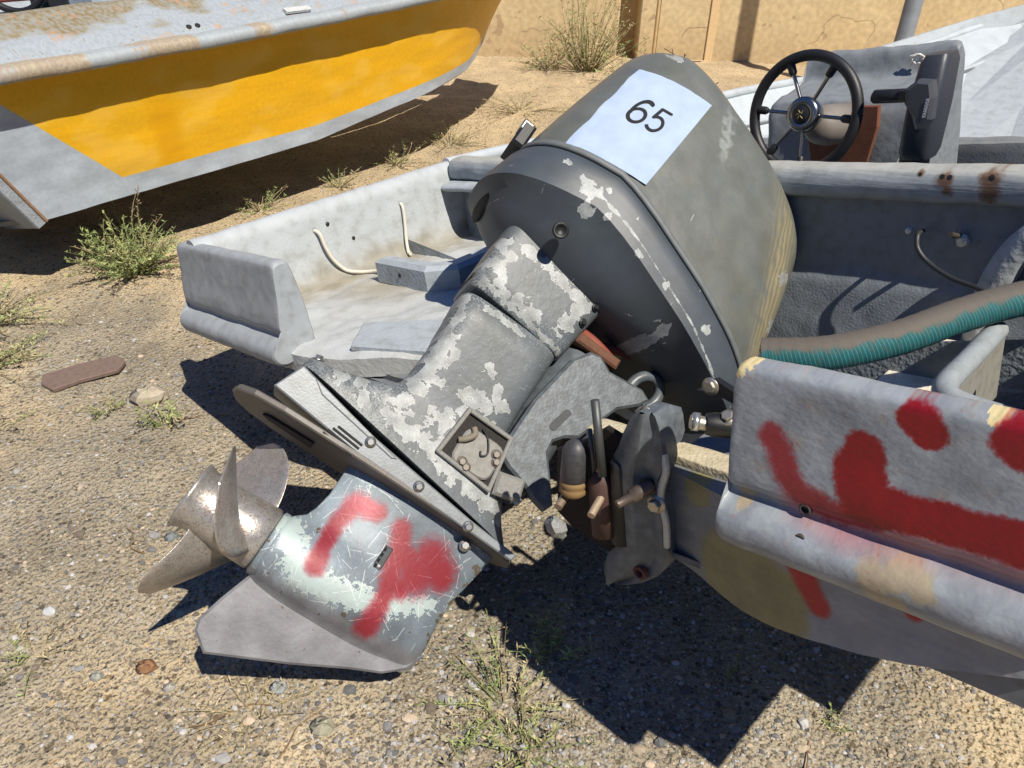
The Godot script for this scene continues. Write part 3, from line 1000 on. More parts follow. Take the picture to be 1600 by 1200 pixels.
	# --- stern platform floor, port and starboard
	var floor_col := func(p: Vector3) -> Color:
		var n := nz(p.x * 8.0, p.z * 8.0)
		var k := smoothstep(0.30, 0.12, p.x + n * 0.10) * 0.9
		k = maxf(k, exp(-Vector2((p.x - 0.33) * 1.0, (p.z + 0.42) * 1.4).length_squared() * 30.0) * 0.8)
		k = maxf(k, smoothstep(0.1, 0.6, nz(p.x * 3.0 + 6.0, p.z * 3.0)) * 0.4)
		return Color(1, 1, 1).lerp(dust * 1.08, k)
	var fm := mat(rgb(176, 180, 180), 0.7, 0.0, "grime", "grain", 0.22, 0.5)
	fm.vertex_color_use_as_albedo = true
	st = begin()
	var floor_fn := func(u: float, v: float) -> Vector3:
		var x := lerpf(0.10, 0.985, u)
		var z0 := -0.012
		if x > 0.55:
			z0 = -0.012 - pow((x - 0.55) / 0.43, 1.3) * 0.15
		var z := lerpf(z0, -0.97, v)
		var y := nz(x * 3.0, z * 3.0) * 0.012 + nz(x * 14.0, z * 14.0) * 0.003
		y -= smoothstep(0.03, 0.0, v) * 0.012
		y += 0.010 * smoothstep(0.55, 0.75, x) * smoothstep(-0.5, -0.3, z)
		return Vector3(x, y, z)
	shell(st, floor_fn, 70, 70, Vector3(0, -0.045, 0), null, floor_col)
	part("stern_floor", done(st), fm, o)
	st = begin()
	prism(st, [Vector2(0.60, -0.175), Vector2(0.70, -0.07), Vector2(0.98, -0.165), Vector2(0.985, -0.30), Vector2(0.80, -0.30)], Vector3(0, 0.012, 0), Vector3.RIGHT, Vector3.BACK, -0.012, 0.010, 0.006)
	part("floor_step", done(st), gel, o)
	st = begin()
	shell(st, func(u, v): return Vector3(lerpf(1.70, 2.09, u), -0.02 + nz(u * 4.0, v * 4.0) * 0.006, lerpf(-0.06, -0.5, v)), 20, 20, Vector3(0, -0.04, 0))
	part("stern_floor", done(st), gel, o)
	# tray rim standing on the floor
	st = begin()
	var rim := [Vector2(0.285, -0.45), Vector2(0.52, -0.445), Vector2(0.60, -0.50), Vector2(0.56, -0.94), Vector2(0.50, -0.94), Vector2(0.535, -0.53), Vector2(0.50, -0.505), Vector2(0.31, -0.50)]
	prism(st, rim, Vector3.ZERO, Vector3.RIGHT, Vector3.BACK, -0.072, 0.01, 0.012)
	var tray := part("tray_rim", done(st), gel, o)
	st = begin()
	lathe(st, [Vector2(0.006, -0.01), Vector2(0.006, 0.002), Vector2(0.001, 0.002)], Vector3(0.40, 0.035, -0.4475), Vector3(0, 0, 1), 12)
	part("drain_hole", done(st), black, tray)

	# --- transom board, lower stern face, motor well
	st = begin()
	loft(st, sweep_x([Vector2(-0.100, -0.15), Vector2(-0.099, -0.06), Vector2(-0.098, -0.022), Vector2(-0.104, -0.014), Vector2(-0.138, -0.014), Vector2(-0.150, -0.024), Vector2(-0.155, -0.06), Vector2(-0.155, -0.18), Vector2(-0.11, -0.18)], steps(1.365, 1.74, 24), 0.003), null)
	part("transom_board", done(st), mat(rgb(186, 176, 148), 0.7, 0, "grime", "grain", 0.6, 0.3), o)
	var trect := Rect2(0.3, -0.30, 1.95, 0.30)
	var tr := []
	tr.append_array(stroke([Vector3(1.755, -0.045, 0.022), Vector3(1.770, -0.075, 0.024), Vector3(1.79, -0.105, 0.026), Vector3(1.812, -0.140, 0.022)], 0.005))
	tr.append_array(stroke([Vector3(1.908, -0.045, 0.015), Vector3(1.918, -0.070, 0.017), Vector3(1.927, -0.092, 0.017)], 0.005))
	var tf := splat(1300, 220, trect, tr)
	var ol := splat(1300, 220, trect, [Vector3(1.67, -0.15, 0.075), Vector3(1.70, -0.15, 0.085), Vector3(1.73, -0.165, 0.08), Vector3(1.66, -0.18, 0.05), Vector3(1.60, -0.05, 0.03)])
	tex = picture(1300, 220, trect, func(x, y, i):
		var n := nz(x * 14.0, y * 14.0)
		var n2 := nz(x * 70.0, y * 70.0)
		var v := 1.0 + n * 0.10 + n2 * 0.04
		var c := rgb(128, 132, 140) * v
		c = c.lerp(rgb(104, 108, 110) * v, smoothstep(1.72, 1.62, x + n * 0.04) * 0.8)
		c = c.lerp(rgb(122, 116, 76) * v, smoothstep(0.02, 0.30, ol[i] + n * 0.18) * 0.85)
		c = c.lerp(rgb(158, 24, 28), smoothstep(0.05, 0.6, tf[i] + n2 * 0.1) * 0.92)
		return c)
	var bottom := func(x: float) -> float:
		if x > 1.72:
			return -0.205 + pow((x - 1.72) / 0.48, 1.8) * 0.165
		if x < 0.75:
			return -0.205 + pow((0.75 - x) / 0.55, 1.6) * 0.17
		return -0.205
	var lowm := uvmat(tex, 0.5, 0.0, "lumps", 0.35)
	var luv := func(p: Vector3) -> Vector2: return Vector2((p.x - 0.3) / 1.95, (p.y + 0.30) / 0.30)
	for e in [[0.32, 0.95, 40], [1.365, 2.13, 60]]:
		st = begin()
		shell(st, func(u, v):
			var x := lerpf(e[0], e[1], u)
			var y := lerpf(-0.035, bottom.call(x), v)
			var p := Vector3(x, y, lerpf(-0.086, -0.052 - 0.11 * (y + 0.03), smoothstep(1.52, 1.76, x)))
			return p + lump(p, 0.003), e[2], 18, Vector3(0, 0.01, -0.05), luv)
		part("transom", done(st), lowm, o)
	# hull body below and forward, deepening to its keel
	st = begin()
	for e in [[0.02, 0.96, -0.72], [1.38, 2.11, -0.72]]:
		rings = []
		for z in [-0.07, lerpf(-0.07, e[2], 0.5), e[2]]:
			var ring := PackedVector3Array()
			for k in 12:
				ring.append(Vector3(lerpf(e[0], e[1], k / 11.0), bottom.call(maxf(0.32, lerpf(e[0], e[1], k / 11.0))) + 0.015 + (z + 0.07) * 0.25, z))
			var lid := -0.05 if e[0] < 1.0 else -0.19
			ring.append(Vector3(e[1], lid, z))
			ring.append(Vector3(e[0], lid, z))
			rings.append(ring)
		loft(st, rings, null, true, true, -1)
	part("hull_quarter", done(st), mat(rgb(112, 116, 122), 0.7, 0.0, "grime"), o)
	st = begin()
	rings = []
	for e in [[-0.70, 0.18, -0.16], [-0.702, 0.20, -0.20], [-1.3, 0.20, -0.36], [-2.2, 0.20, -0.38], [-3.4, 0.05, -0.30], [-4.4, -0.25, -0.10], [-5.2, -0.75, 0.12], [-5.9, -1.35, 0.4]]:
		var ring := PackedVector3Array()
		var lf := maxf(0.0, -0.25 - e[1]) * 0.8
		var x1: float = 2.09 + e[1]
		var x0 := 0.02 + lf
		var lift: float = 0.0 if e[0] > -3.0 else (-3.0 - e[0]) * 0.12
		for q in [[0.0, 0.06], [0.05, -0.05], [0.18, -0.14], [0.34, -0.20], [0.5, -0.21], [0.68, -0.20], [0.84, -0.14], [0.95, -0.05], [1.0, 0.10], [0.985, 0.10], [0.94, -0.06], [0.80, -0.17], [0.5, -0.24], [0.2, -0.17], [0.06, -0.08], [0.015, 0.06]]:
			var deep := sin(PI * q[0])
			ring.append(Vector3(lerpf(x0, x1, q[0]), q[1] + lift + e[2] * deep * deep, e[0]))
		rings.append(ring)
	loft(st, rings, null, true, true, -1)
	part("hull", done(st), gel, o)
	# starboard topside closing the stern quarter
	st = begin()
	loft(st, sweep_x([Vector2(-0.03, -0.06), Vector2(-0.03, 0.17), Vector2(-0.05, 0.195), Vector2(-0.40, 0.205), Vector2(-0.44, 0.20), Vector2(-0.44, -0.10), Vector2(-0.25, -0.13)], [2.05, 2.053, 2.06, 2.075, 2.09, 2.097, 2.10], 0.002))
	part("side_wall", done(st), gel, o)
	# unseen starboard gunwale forward of the stern step, widened to shape the cast shadow
	st = begin()
	rings = []
	for e in [[-0.32, 2.09, 0.2], [-0.33, 2.09, 0.2], [-1.0, 2.13, 0.21], [-2.0, 2.15, 0.22], [-3.2, 2.08, 0.25], [-4.2, 1.85, 0.32], [-5.2, 1.5, 0.42], [-5.9, 1.15, 0.5]]:
		var ring := PackedVector3Array()
		for q in [[0.0, -0.16], [0.37, -0.17], [0.40, -0.10], [0.385, -0.06], [0.20, 0.01], [0.02, 0.02], [0.0, -0.02]]:
			ring.append(Vector3(e[1] + q[0], e[2] + q[1] - 0.15 * float(q[0] == 0.0 and q[1] < -0.1), e[0]))
		rings.append(ring)
	loft(st, rings, null, true, true, -1)
	part("starboard_gunwale", done(st), gel, o)
	st = begin()
	shell(st, func(u, v): return Vector3(lerpf(1.39, 1.74, u), -0.20 + nz(u * 5.0, v * 5.0) * 0.006, lerpf(-0.13, -0.97, v)), 16, 16, Vector3(0, -0.03, 0))
	shell(st, func(u, v): return Vector3(lerpf(0.98, 1.39, u), -0.202 + nz(u * 5.0, v * 5.0) * 0.006, lerpf(-0.62, -0.97, v)), 16, 8, Vector3(0, -0.03, 0))
	shell(st, func(u, v): return Vector3(lerpf(1.72, 1.86, u), -0.20 + nz(u * 5.0, v * 5.0) * 0.006, lerpf(-0.49, -0.97, v)), 8, 16, Vector3(0, -0.03, 0))
	part("well_floor", done(st), mat(rgb(92, 94, 96), 0.8, 0.0, "grime", "grain", 0.5, 0.25), o)
	st = begin()
	prism(st, [Vector2(-0.13, -0.2), Vector2(-0.97, -0.2), Vector2(-0.97, -0.004), Vector2(-0.13, -0.004)], Vector3(0.985, 0, 0), Vector3.BACK, Vector3.UP, -0.015, 0.015, 0.004)
	prism(st, [Vector2(-0.13, -0.2), Vector2(-0.48, -0.2), Vector2(-0.48, -0.02), Vector2(-0.13, -0.02)], Vector3(1.705, 0, 0), Vector3.BACK, Vector3.UP, -0.015, 0.015, 0.004)
	prism(st, [Vector2(1.70, -0.2), Vector2(2.2, -0.2), Vector2(2.2, -0.024), Vector2(1.70, -0.024)], Vector3(0, 0, -0.49), Vector3.RIGHT, Vector3.UP, -0.015, 0.015, 0.004)
	part("well_side", done(st), inner, o)

	# --- bulkhead across the boat, rough cast, rolled rail on top
	var bm := mat(rgb(116, 123, 130), 0.55, 0.0, "grime", "grain", 0.32, 0.26)
	st = begin()
	shell(st, func(u, v):
		var x := lerpf(0.12, 2.22, u)
		var y := lerpf(0.21, -0.215, v)
		var p := Vector3(x, y, -0.965 + 0.035 * smoothstep(0.05, -0.2, y) + 0.012 * smoothstep(0.02, -0.01, y))
		return p + lump(p, 0.0032), 110, 26, Vector3(0, 0, -0.04))
	part("bulkhead", done(st), bm, o)
	var rrect := Rect2(0.1, 0.17, 2.14, 0.11)
	var rf := splat(1400, 90, rrect, [Vector3(1.591, 0.247, 0.010), Vector3(1.640, 0.235, 0.026), Vector3(1.646, 0.218, 0.020), Vector3(1.722, 0.240, 0.030), Vector3(1.724, 0.215, 0.030)])
	var hole := splat(1400, 90, rrect, [Vector3(1.634, 0.243, 0.007), Vector3(1.648, 0.242, 0.007), Vector3(1.722, 0.243, 0.008), Vector3(1.591, 0.246, 0.005)])
	tex = picture(1400, 90, rrect, func(x, y, i):
		var n := nz(x * 20.0, y * 20.0)
		var n2 := nz(x * 90.0, y * 90.0)
		var c := rgb(140, 148, 154) * (1.0 + n * 0.12 + n2 * 0.05)
		c = c.lerp(rgb(172, 166, 148), smoothstep(0.235, 0.26, y) * 0.5)
		c = c.lerp(rgb(84, 54, 32), smoothstep(0.1, 0.75, rf[i] + n * 0.35 + n2 * 0.2) * 0.8)
		return c.lerp(rgb(14, 12, 11), smoothstep(0.2, 0.4, hole[i])))
	st = begin()
	loft(st, sweep_x([Vector2(-0.955, 0.185), Vector2(-0.936, 0.196), Vector2(-0.930, 0.222), Vector2(-0.936, 0.246), Vector2(-0.955, 0.257), Vector2(-1.0, 0.257), Vector2(-1.018, 0.24), Vector2(-1.02, 0.20), Vector2(-0.99, 0.185)], steps(0.10, 2.22, 90), 0.003), func(p): return Vector2((p.x - 0.1) / 2.14, (p.y - 0.17) / 0.11))
	part("bulkhead_rail", done(st), uvmat(tex, 0.6, 0.0, "lumps", 0.4), o)
	st = begin()
	loft(st, sweep_x([Vector2(-0.945, 0.155), Vector2(-0.90, 0.16), Vector2(-0.885, 0.172), Vector2(-0.90, 0.184), Vector2(-0.95, 0.186)], steps(0.10, 0.75, 14), 0.003))
	part("bulkhead_ledge", done(st), gel, o)
	# sealant blobs and a drain fitting
	var white := mat(rgb(226, 224, 214), 0.7, 0, "fine", "grain", 0.8, 0.03)
	for e in [[1.286, 0.142, 0.010], [1.680, 0.112, 0.013]]:
		st = begin()
		var rk := rock_mesh(e[2], 6, int(e[0] * 100)).commit()
		st.append_from(rk, 0, Transform3D(Basis.IDENTITY.scaled(Vector3(1, 1, 0.7)), Vector3(e[0], e[1], -0.952)))
		part("sealant_blob", st, white, o)
	st = begin()
	tube(st, [Vector3(1.676, 0.118, -0.96), Vector3(1.668, 0.132, -0.915)], [0.006, 0.0055], 10)
	part("bolt_end", done(st), mat(rgb(90, 84, 74), 0.5, 0.6, ""), o)
	st = begin()
	lathe(st, [Vector2(0.006, -0.02), Vector2(0.006, 0.004), Vector2(0.001, 0.005)], Vector3(1.572, 0.122, -0.958), Vector3(0, 0, 1), 10)
	part("rivet", done(st), white, o)

	# --- hatch coaming and rib on the starboard side
	st = begin()
	tube(st, spline([Vector3(1.98, 0.055, -0.315), Vector3(1.90, 0.062, -0.318), Vector3(1.862, 0.068, -0.325), Vector3(1.846, 0.07, -0.36), Vector3(1.846, 0.07, -0.46), Vector3(1.846, 0.07, -0.60)], 6), 0.017, 14)
	var coam := part("hatch_coaming", done(st), mat(rgb(138, 145, 149), 0.65, 0, "grime", "grain", 0.15, 0.2), o)
	st = begin()
	box(st, Vector3(1.852, -0.04, -0.47), Vector3(0.008, 0.10, 0.13), 0.004)
	box(st, Vector3(1.965, -0.04, -0.325), Vector3(0.105, 0.10, 0.008), 0.004)
	box(st, Vector3(1.965, -0.145, -0.64), Vector3(0.105, 0.012, 0.31), 0.004)
	part("coaming_side", done(st), mat(rgb(128, 127, 120), 0.7, 0, "grime", "", 1, 0.2), coam)
	st = begin()
	prism(st, [Vector2(1.64, -0.60), Vector2(1.76, -0.58), Vector2(1.80, -0.78), Vector2(1.76, -0.92), Vector2(1.64, -0.90)], Vector3(0, -0.10, 0), Vector3.RIGHT, Vector3.BACK, -0.012, 0.012, 0.006)
	part("well_panel", done(st), mat(rgb(206, 200, 184), 0.75, 0, "grime", "grain", 0.5, 0.3), o)
	st = begin()
	tube(st, spline([Vector3(1.735, -0.12, -0.93), Vector3(1.745, -0.02, -0.925), Vector3(1.765, 0.06, -0.92), Vector3(1.80, 0.125, -0.92), Vector3(1.86, 0.17, -0.92), Vector3(1.98, 0.20, -0.92)], 8), 0.030, 16)
	part("round_rib", done(st), mat(rgb(160, 166, 170), 0.65, 0, "grime", "lumps", 0.8, 0.2), o)

	# --- forward: port topside running up to the bow, deck and riser
	var top := [Vector3(0.06, 0.235, -0.96), Vector3(0.035, 0.215, -1.6), Vector3(0.01, 0.195, -2.4), Vector3(0.0, 0.19, -3.0), Vector3(0.10, 0.165, -3.8), Vector3(0.22, 0.19, -4.5), Vector3(0.40, 0.25, -5.1), Vector3(0.62, 0.315, -5.6), Vector3(1.0, 0.42, -6.05), Vector3(1.35, 0.50, -6.3)]
	var bow_ := spline(top, 6)
	var bm2 := mat(rgb(172, 180, 186), 0.6, 0.0, "grime", "", 1.0, 0.8)
	var bow_at := func(u: float, v: float) -> Vector3:
		var k: float = u * (bow_.size() - 1)
		var i := mini(int(k), bow_.size() - 2)
		var p: Vector3 = bow_[i].lerp(bow_[i + 1], k - i)
		var bow_k := smoothstep(-2.0, -5.0, p.z)
		return p + Vector3(lerpf(0.12, 0.80, bow_k) * pow(v, 0.9), -0.56 * v - 0.02 * bow_k * v, 0.15 * v * bow_k)
	st = begin()
	shell(st, func(u, v): return bow_at.call(u, v), 70, 24, Vector3(-0.03, -0.03, -0.02))
	part("bow_side", done(st), bm2, o)
	for v in [0.27, 0.60]:
		st = begin()
		var line := []
		for k in 41:
			line.append(bow_at.call(0.30 + 0.70 * k / 40.0, v) + Vector3(0.004, 0.006, 0.0))
		tube(st, line, 0.011, 8)
		part("plank_ridge", done(st), bm2, o)
		st = begin()
		line = []
		for k in 41:
			line.append(bow_at.call(0.30 + 0.70 * k / 40.0, v + 0.016) + Vector3(0.002, 0.002, 0.0))
		tube(st, line, 0.007, 6)
		part("plank_seam", done(st), mat(rgb(96, 100, 104), 0.9, 0, ""), o)
	st = begin()
	tube(st, bow_, 0.022, 10)
	part("bow_rail", done(st), bm2, o)
	st = begin()
	shell(st, func(u, v): return Vector3(lerpf(0.5, 2.25, u), lerpf(0.06, -0.34, smoothstep(0.0, 0.22, v)) + nz(u * 4.0, v * 4.0) * 0.006, lerpf(-2.08, -6.0, v)), 14, 26, Vector3(0, -0.03, 0))
	part("fore_deck", done(st), mat(rgb(206, 200, 186), 0.75, 0, "grime", "grain", 0.5, 0.6), o)
	st = begin()
	loft(st, sweep_x([Vector2(-2.05, -0.35), Vector2(-2.05, 0.07), Vector2(-2.06, 0.095), Vector2(-2.09, 0.10), Vector2(-2.12, 0.08), Vector2(-2.12, -0.35)], steps(0.5, 2.25, 40), 0.006))
	part("deck_riser", done(st), mat(rgb(120, 124, 126), 0.7, 0.0, "grime", "grain", 0.15, 0.3), o)

	console(o)

func console(o: Node3D) -> void:
	var cm := mat(rgb(122, 128, 133), 0.55, 0.0, "grime", "lumps", 0.25, 0.3)
	var black := mat(rgb(28, 29, 31), 0.5, 0.0, "fine", "grain", 0.3, 0.08)
	var grey := mat(rgb(74, 78, 84), 0.45, 0.0, "fine", "grain", 0.25, 0.08)
	var chrome := mat(rgb(150, 150, 150), 0.24, 1.0, "")
	var st := begin()
	# side profile (z, y) swept across
	loft(st, sweep_x([Vector2(-1.50, -0.25), Vector2(-1.50, 0.10), Vector2(-1.515, 0.26), Vector2(-1.53, 0.305), Vector2(-1.56, 0.325), Vector2(-1.70, 0.345), Vector2(-1.755, 0.36), Vector2(-1.775, 0.42), Vector2(-1.80, 0.432), Vector2(-1.83, 0.42), Vector2(-1.86, 0.30), Vector2(-1.86, -0.25)], steps(0.945, 1.385, 30, 0.02), 0.006))
	var con := part("console", done(st), cm, o)
	st = begin()
	prism(st, [Vector2(1.075, 0.270), Vector2(1.075, 0.300), Vector2(1.10, 0.308), Vector2(1.285, 0.308), Vector2(1.285, 0.25), Vector2(1.25, 0.10), Vector2(1.20, 0.04), Vector2(1.12, 0.04)], Vector3(0, 0, -1.503), Vector3.RIGHT, Vector3.UP, -0.01, 0.008, 0.003)
	part("brown_panel", done(st), mat(rgb(112, 68, 48), 0.7, 0, "grime", "grain", 0.1, 0.2), con)
	st = begin()
	prism(st, [Vector2(1.02, -0.2), Vector2(1.28, -0.2), Vector2(1.27, 0.06), Vector2(1.20, 0.13), Vector2(1.09, 0.13), Vector2(1.03, 0.06)], Vector3(0, 0, -1.503), Vector3.RIGHT, Vector3.UP, 0.0, 0.013, 0.003)
	part("foot_well", done(st), mat(rgb(22, 20, 19), 0.9, 0, ""), con)
	st = begin()
	lathe(st, [Vector2(0.001, 0.0), Vector2(0.055, 0.0), Vector2(0.055, 0.10), Vector2(0.048, 0.14), Vector2(0.03, 0.17), Vector2(0.001, 0.17)], Vector3(1.185, 0.262, -1.51), Vector3(-0.05, 0.1, 1), 28)
	part("steering_helm", done(st), mat(rgb(120, 114, 108), 0.6, 0, "grime"), con)
	st = begin()
	lathe(st, [Vector2(0.001, 0.0), Vector2(0.014, 0.0), Vector2(0.014, 0.02), Vector2(0.010, 0.022), Vector2(0.001, 0.012)], Vector3(1.36, 0.155, -1.50), Vector3(0, 0.2, 1), 18)
	part("round_fitting", done(st), mat(rgb(190, 196, 184), 0.4, 0.3, ""), con)
	st = begin()
	for k in 7:
		var a := k * 0.9
		tube(st, spline([Vector3(1.28 + 0.012 * cos(a), 0.398 + 0.010 * sin(a), -1.756), Vector3(1.29 + 0.016 * cos(a + 1.3), 0.398 + 0.012 * sin(a + 1.3), -1.745), Vector3(1.28 + 0.02 * cos(a + 2.4), 0.396 + 0.014 * sin(a + 2.4), -1.75)], 4), 0.0035, 6)
	part("white_knot", done(st), mat(rgb(228, 224, 212), 0.8, 0, "fine"), con)

	var wheel := Node3D.new()
	wheel.name = "steering_wheel"
	o.add_child(wheel)
	var c := Vector3(1.165, 0.318, -1.30)
	var ax := Vector3(-0.06, 0.16, 1).normalized()
	var ux := Vector3(1, 0, 0.06).normalized()
	var uy := ax.cross(ux).normalized()
	st = begin()
	var ring := []
	for k in 65:
		var f := TAU * k / 64
		ring.append(c + (ux * cos(f) + uy * sin(f)) * 0.147)
	tube(st, ring, 0.0145, 14)
	part("wheel_rim", done(st), black, wheel)
	st = begin()
	lathe(st, [Vector2(0.001, -0.04), Vector2(0.036, -0.04), Vector2(0.046, -0.008), Vector2(0.046, 0.006), Vector2(0.042, 0.014), Vector2(0.030, 0.017), Vector2(0.026, 0.014), Vector2(0.001, 0.014)], c, ax, 36)
	var hub := part("wheel_hub", done(st), chrome, wheel)
	st = begin()
	lathe(st, [Vector2(0.026, 0.0135), Vector2(0.022, 0.0175), Vector2(0.001, 0.019)], c, ax, 28)
	part("hub_cap", done(st), black, hub)
	st = begin()
	for k in 5:
		var a := PI * (0.15 + k * 0.35)
		tube(st, [c + ax * 0.0185 + (ux * cos(a) + uy * sin(a)) * 0.004, c + ax * 0.0185 + (ux * cos(a + 0.5) + uy * sin(a + 0.5)) * 0.013], [0.0016, 0.0006], 5)
	part("hub_emblem", done(st), mat(rgb(190, 170, 120), 0.4, 0.6, ""), hub)
	for k in 6:
		var f := deg_to_rad([112.0, 58.0, 174.0, -6.0, 228.0, 272.0][k])
		var dr := ux * cos(f) + uy * sin(f)
		st = begin()
		tube(st, [c + dr * 0.035 - ax * 0.004, c + dr * 0.15], 0.0052, 8)
		var sp := part("spoke", done(st), chrome, wheel)
		st = begin()
		tube(st, [c + dr * 0.108, c + dr * 0.113, c + dr * 0.15], [0.008, 0.0105, 0.0115], 10)
		part("spoke_grip", done(st), black, sp)
	st = begin()
	lathe(st, [Vector2(0.012, -0.2), Vector2(0.012, 0.0)], c, ax, 12)
	part("wheel_shaft", done(st), chrome, wheel)

	var th := Node3D.new()
	th.name = "throttle_control"
	o.add_child(th)
	st = begin()
	loft(st, [slab_z(0.195, 1.405, 1.472, -1.42, -1.33), slab_z(0.215, 1.400, 1.480, -1.43, -1.32), slab_z(0.32, 1.408, 1.490, -1.45, -1.325), slab_z(0.42, 1.425, 1.494, -1.46, -1.345), slab_z(0.438, 1.434, 1.490, -1.45, -1.36)])
	part("control_box", done(st), mat(rgb(56, 60, 68), 0.45, 0, "fine", "grain", 0.3, 0.1), th)
	st = begin()
	loft(st, [slab_z(0.02, 1.385, 1.44, -1.44, -1.37), slab_z(0.10, 1.385, 1.45, -1.44, -1.36), slab_z(0.20, 1.395, 1.455, -1.43, -1.35)])
	part("control_bracket", done(st), black, th)
	st = begin()
	prism(st, [Vector2(1.425, 0.372), Vector2(1.452, 0.392), Vector2(1.485, 0.388), Vector2(1.492, 0.350), Vector2(1.490, 0.300), Vector2(1.475, 0.280), Vector2(1.455, 0.278), Vector2(1.445, 0.31), Vector2(1.425, 0.34)], Vector3(0, 0, -1.30), Vector3.RIGHT, Vector3.UP, -0.02, 0.022, 0.008)
	var arm := part("throttle_lever", done(st), grey, th)
	st = begin()
	tube(st, [Vector3(1.347, 0.358, -1.29), Vector3(1.352, 0.357, -1.29), Vector3(1.40, 0.357, -1.29), Vector3(1.44, 0.357, -1.295)], [0.012, 0.0165, 0.0165, 0.016], 14)
	part("throttle_grip", done(st), black, arm)
	st = begin()
	box(st, Vector3(1.424, 0.359, -1.278), Vector3(0.010, 0.011, 0.006), 0.002)
	part("tilt_switch", done(st), mat(rgb(16, 16, 17), 0.5, 0, ""), arm)
	var tm := TextMesh.new()
	var sf := SystemFont.new()
	sf.font_names = PackedStringArray(["Droid Sans"])
	sf.font_weight = 700
	tm.font = sf
	tm.text = "YAMAHA"
	tm.font_size = 32
	tm.pixel_size = 0.00034
	tm.depth = 0.0006
	var ti := MeshInstance3D.new()
	ti.name = "lever_lettering"
	ti.mesh = tm
	ti.material_override = mat(rgb(214, 216, 220), 0.5, 0, "")
	arm.add_child(ti)
	ti.transform = Transform3D(Basis(Vector3.BACK, deg_to_rad(82)), Vector3(1.478, 0.328, -1.2768))

func slab_z(y, x0: float, x1: float, z0: float, z1: float, n := 28) -> PackedVector3Array:
	var ring := PackedVector3Array()
	for j in n:
		var f := TAU * j / n
		ring.append(Vector3((x0 + x1) / 2 + (x1 - x0) / 2 * sq(cos(f), 4.0), y, (z0 + z1) / 2 + (z1 - z0) / 2 * sq(sin(f), 4.0)))
	return ring

# ------------------------------------------------------------------ yellow skiff (x towards its bow, y up, z to its starboard side)
func chine_y(x: float) -> float:
	if x < 1.34:
		return 0.005 + 0.035 * clampf(x / 1.34, -0.3, 1.0)
	return 0.04 + (x - 1.34) * 0.125 + maxf(0.0, x - 2.6) * 0.25

func sheer_y(x: float) -> float:
	return 0.548 + 0.022 * x + 0.010 * x * x

func side_z(x: float, k: float) -> float:      # k 0 at the chine, 1 at the sheer
	var c := maxf(0.0, x - 2.05)
	return 0.06 * k - pow(c, 2.0) * (0.30 - 0.14 * k)

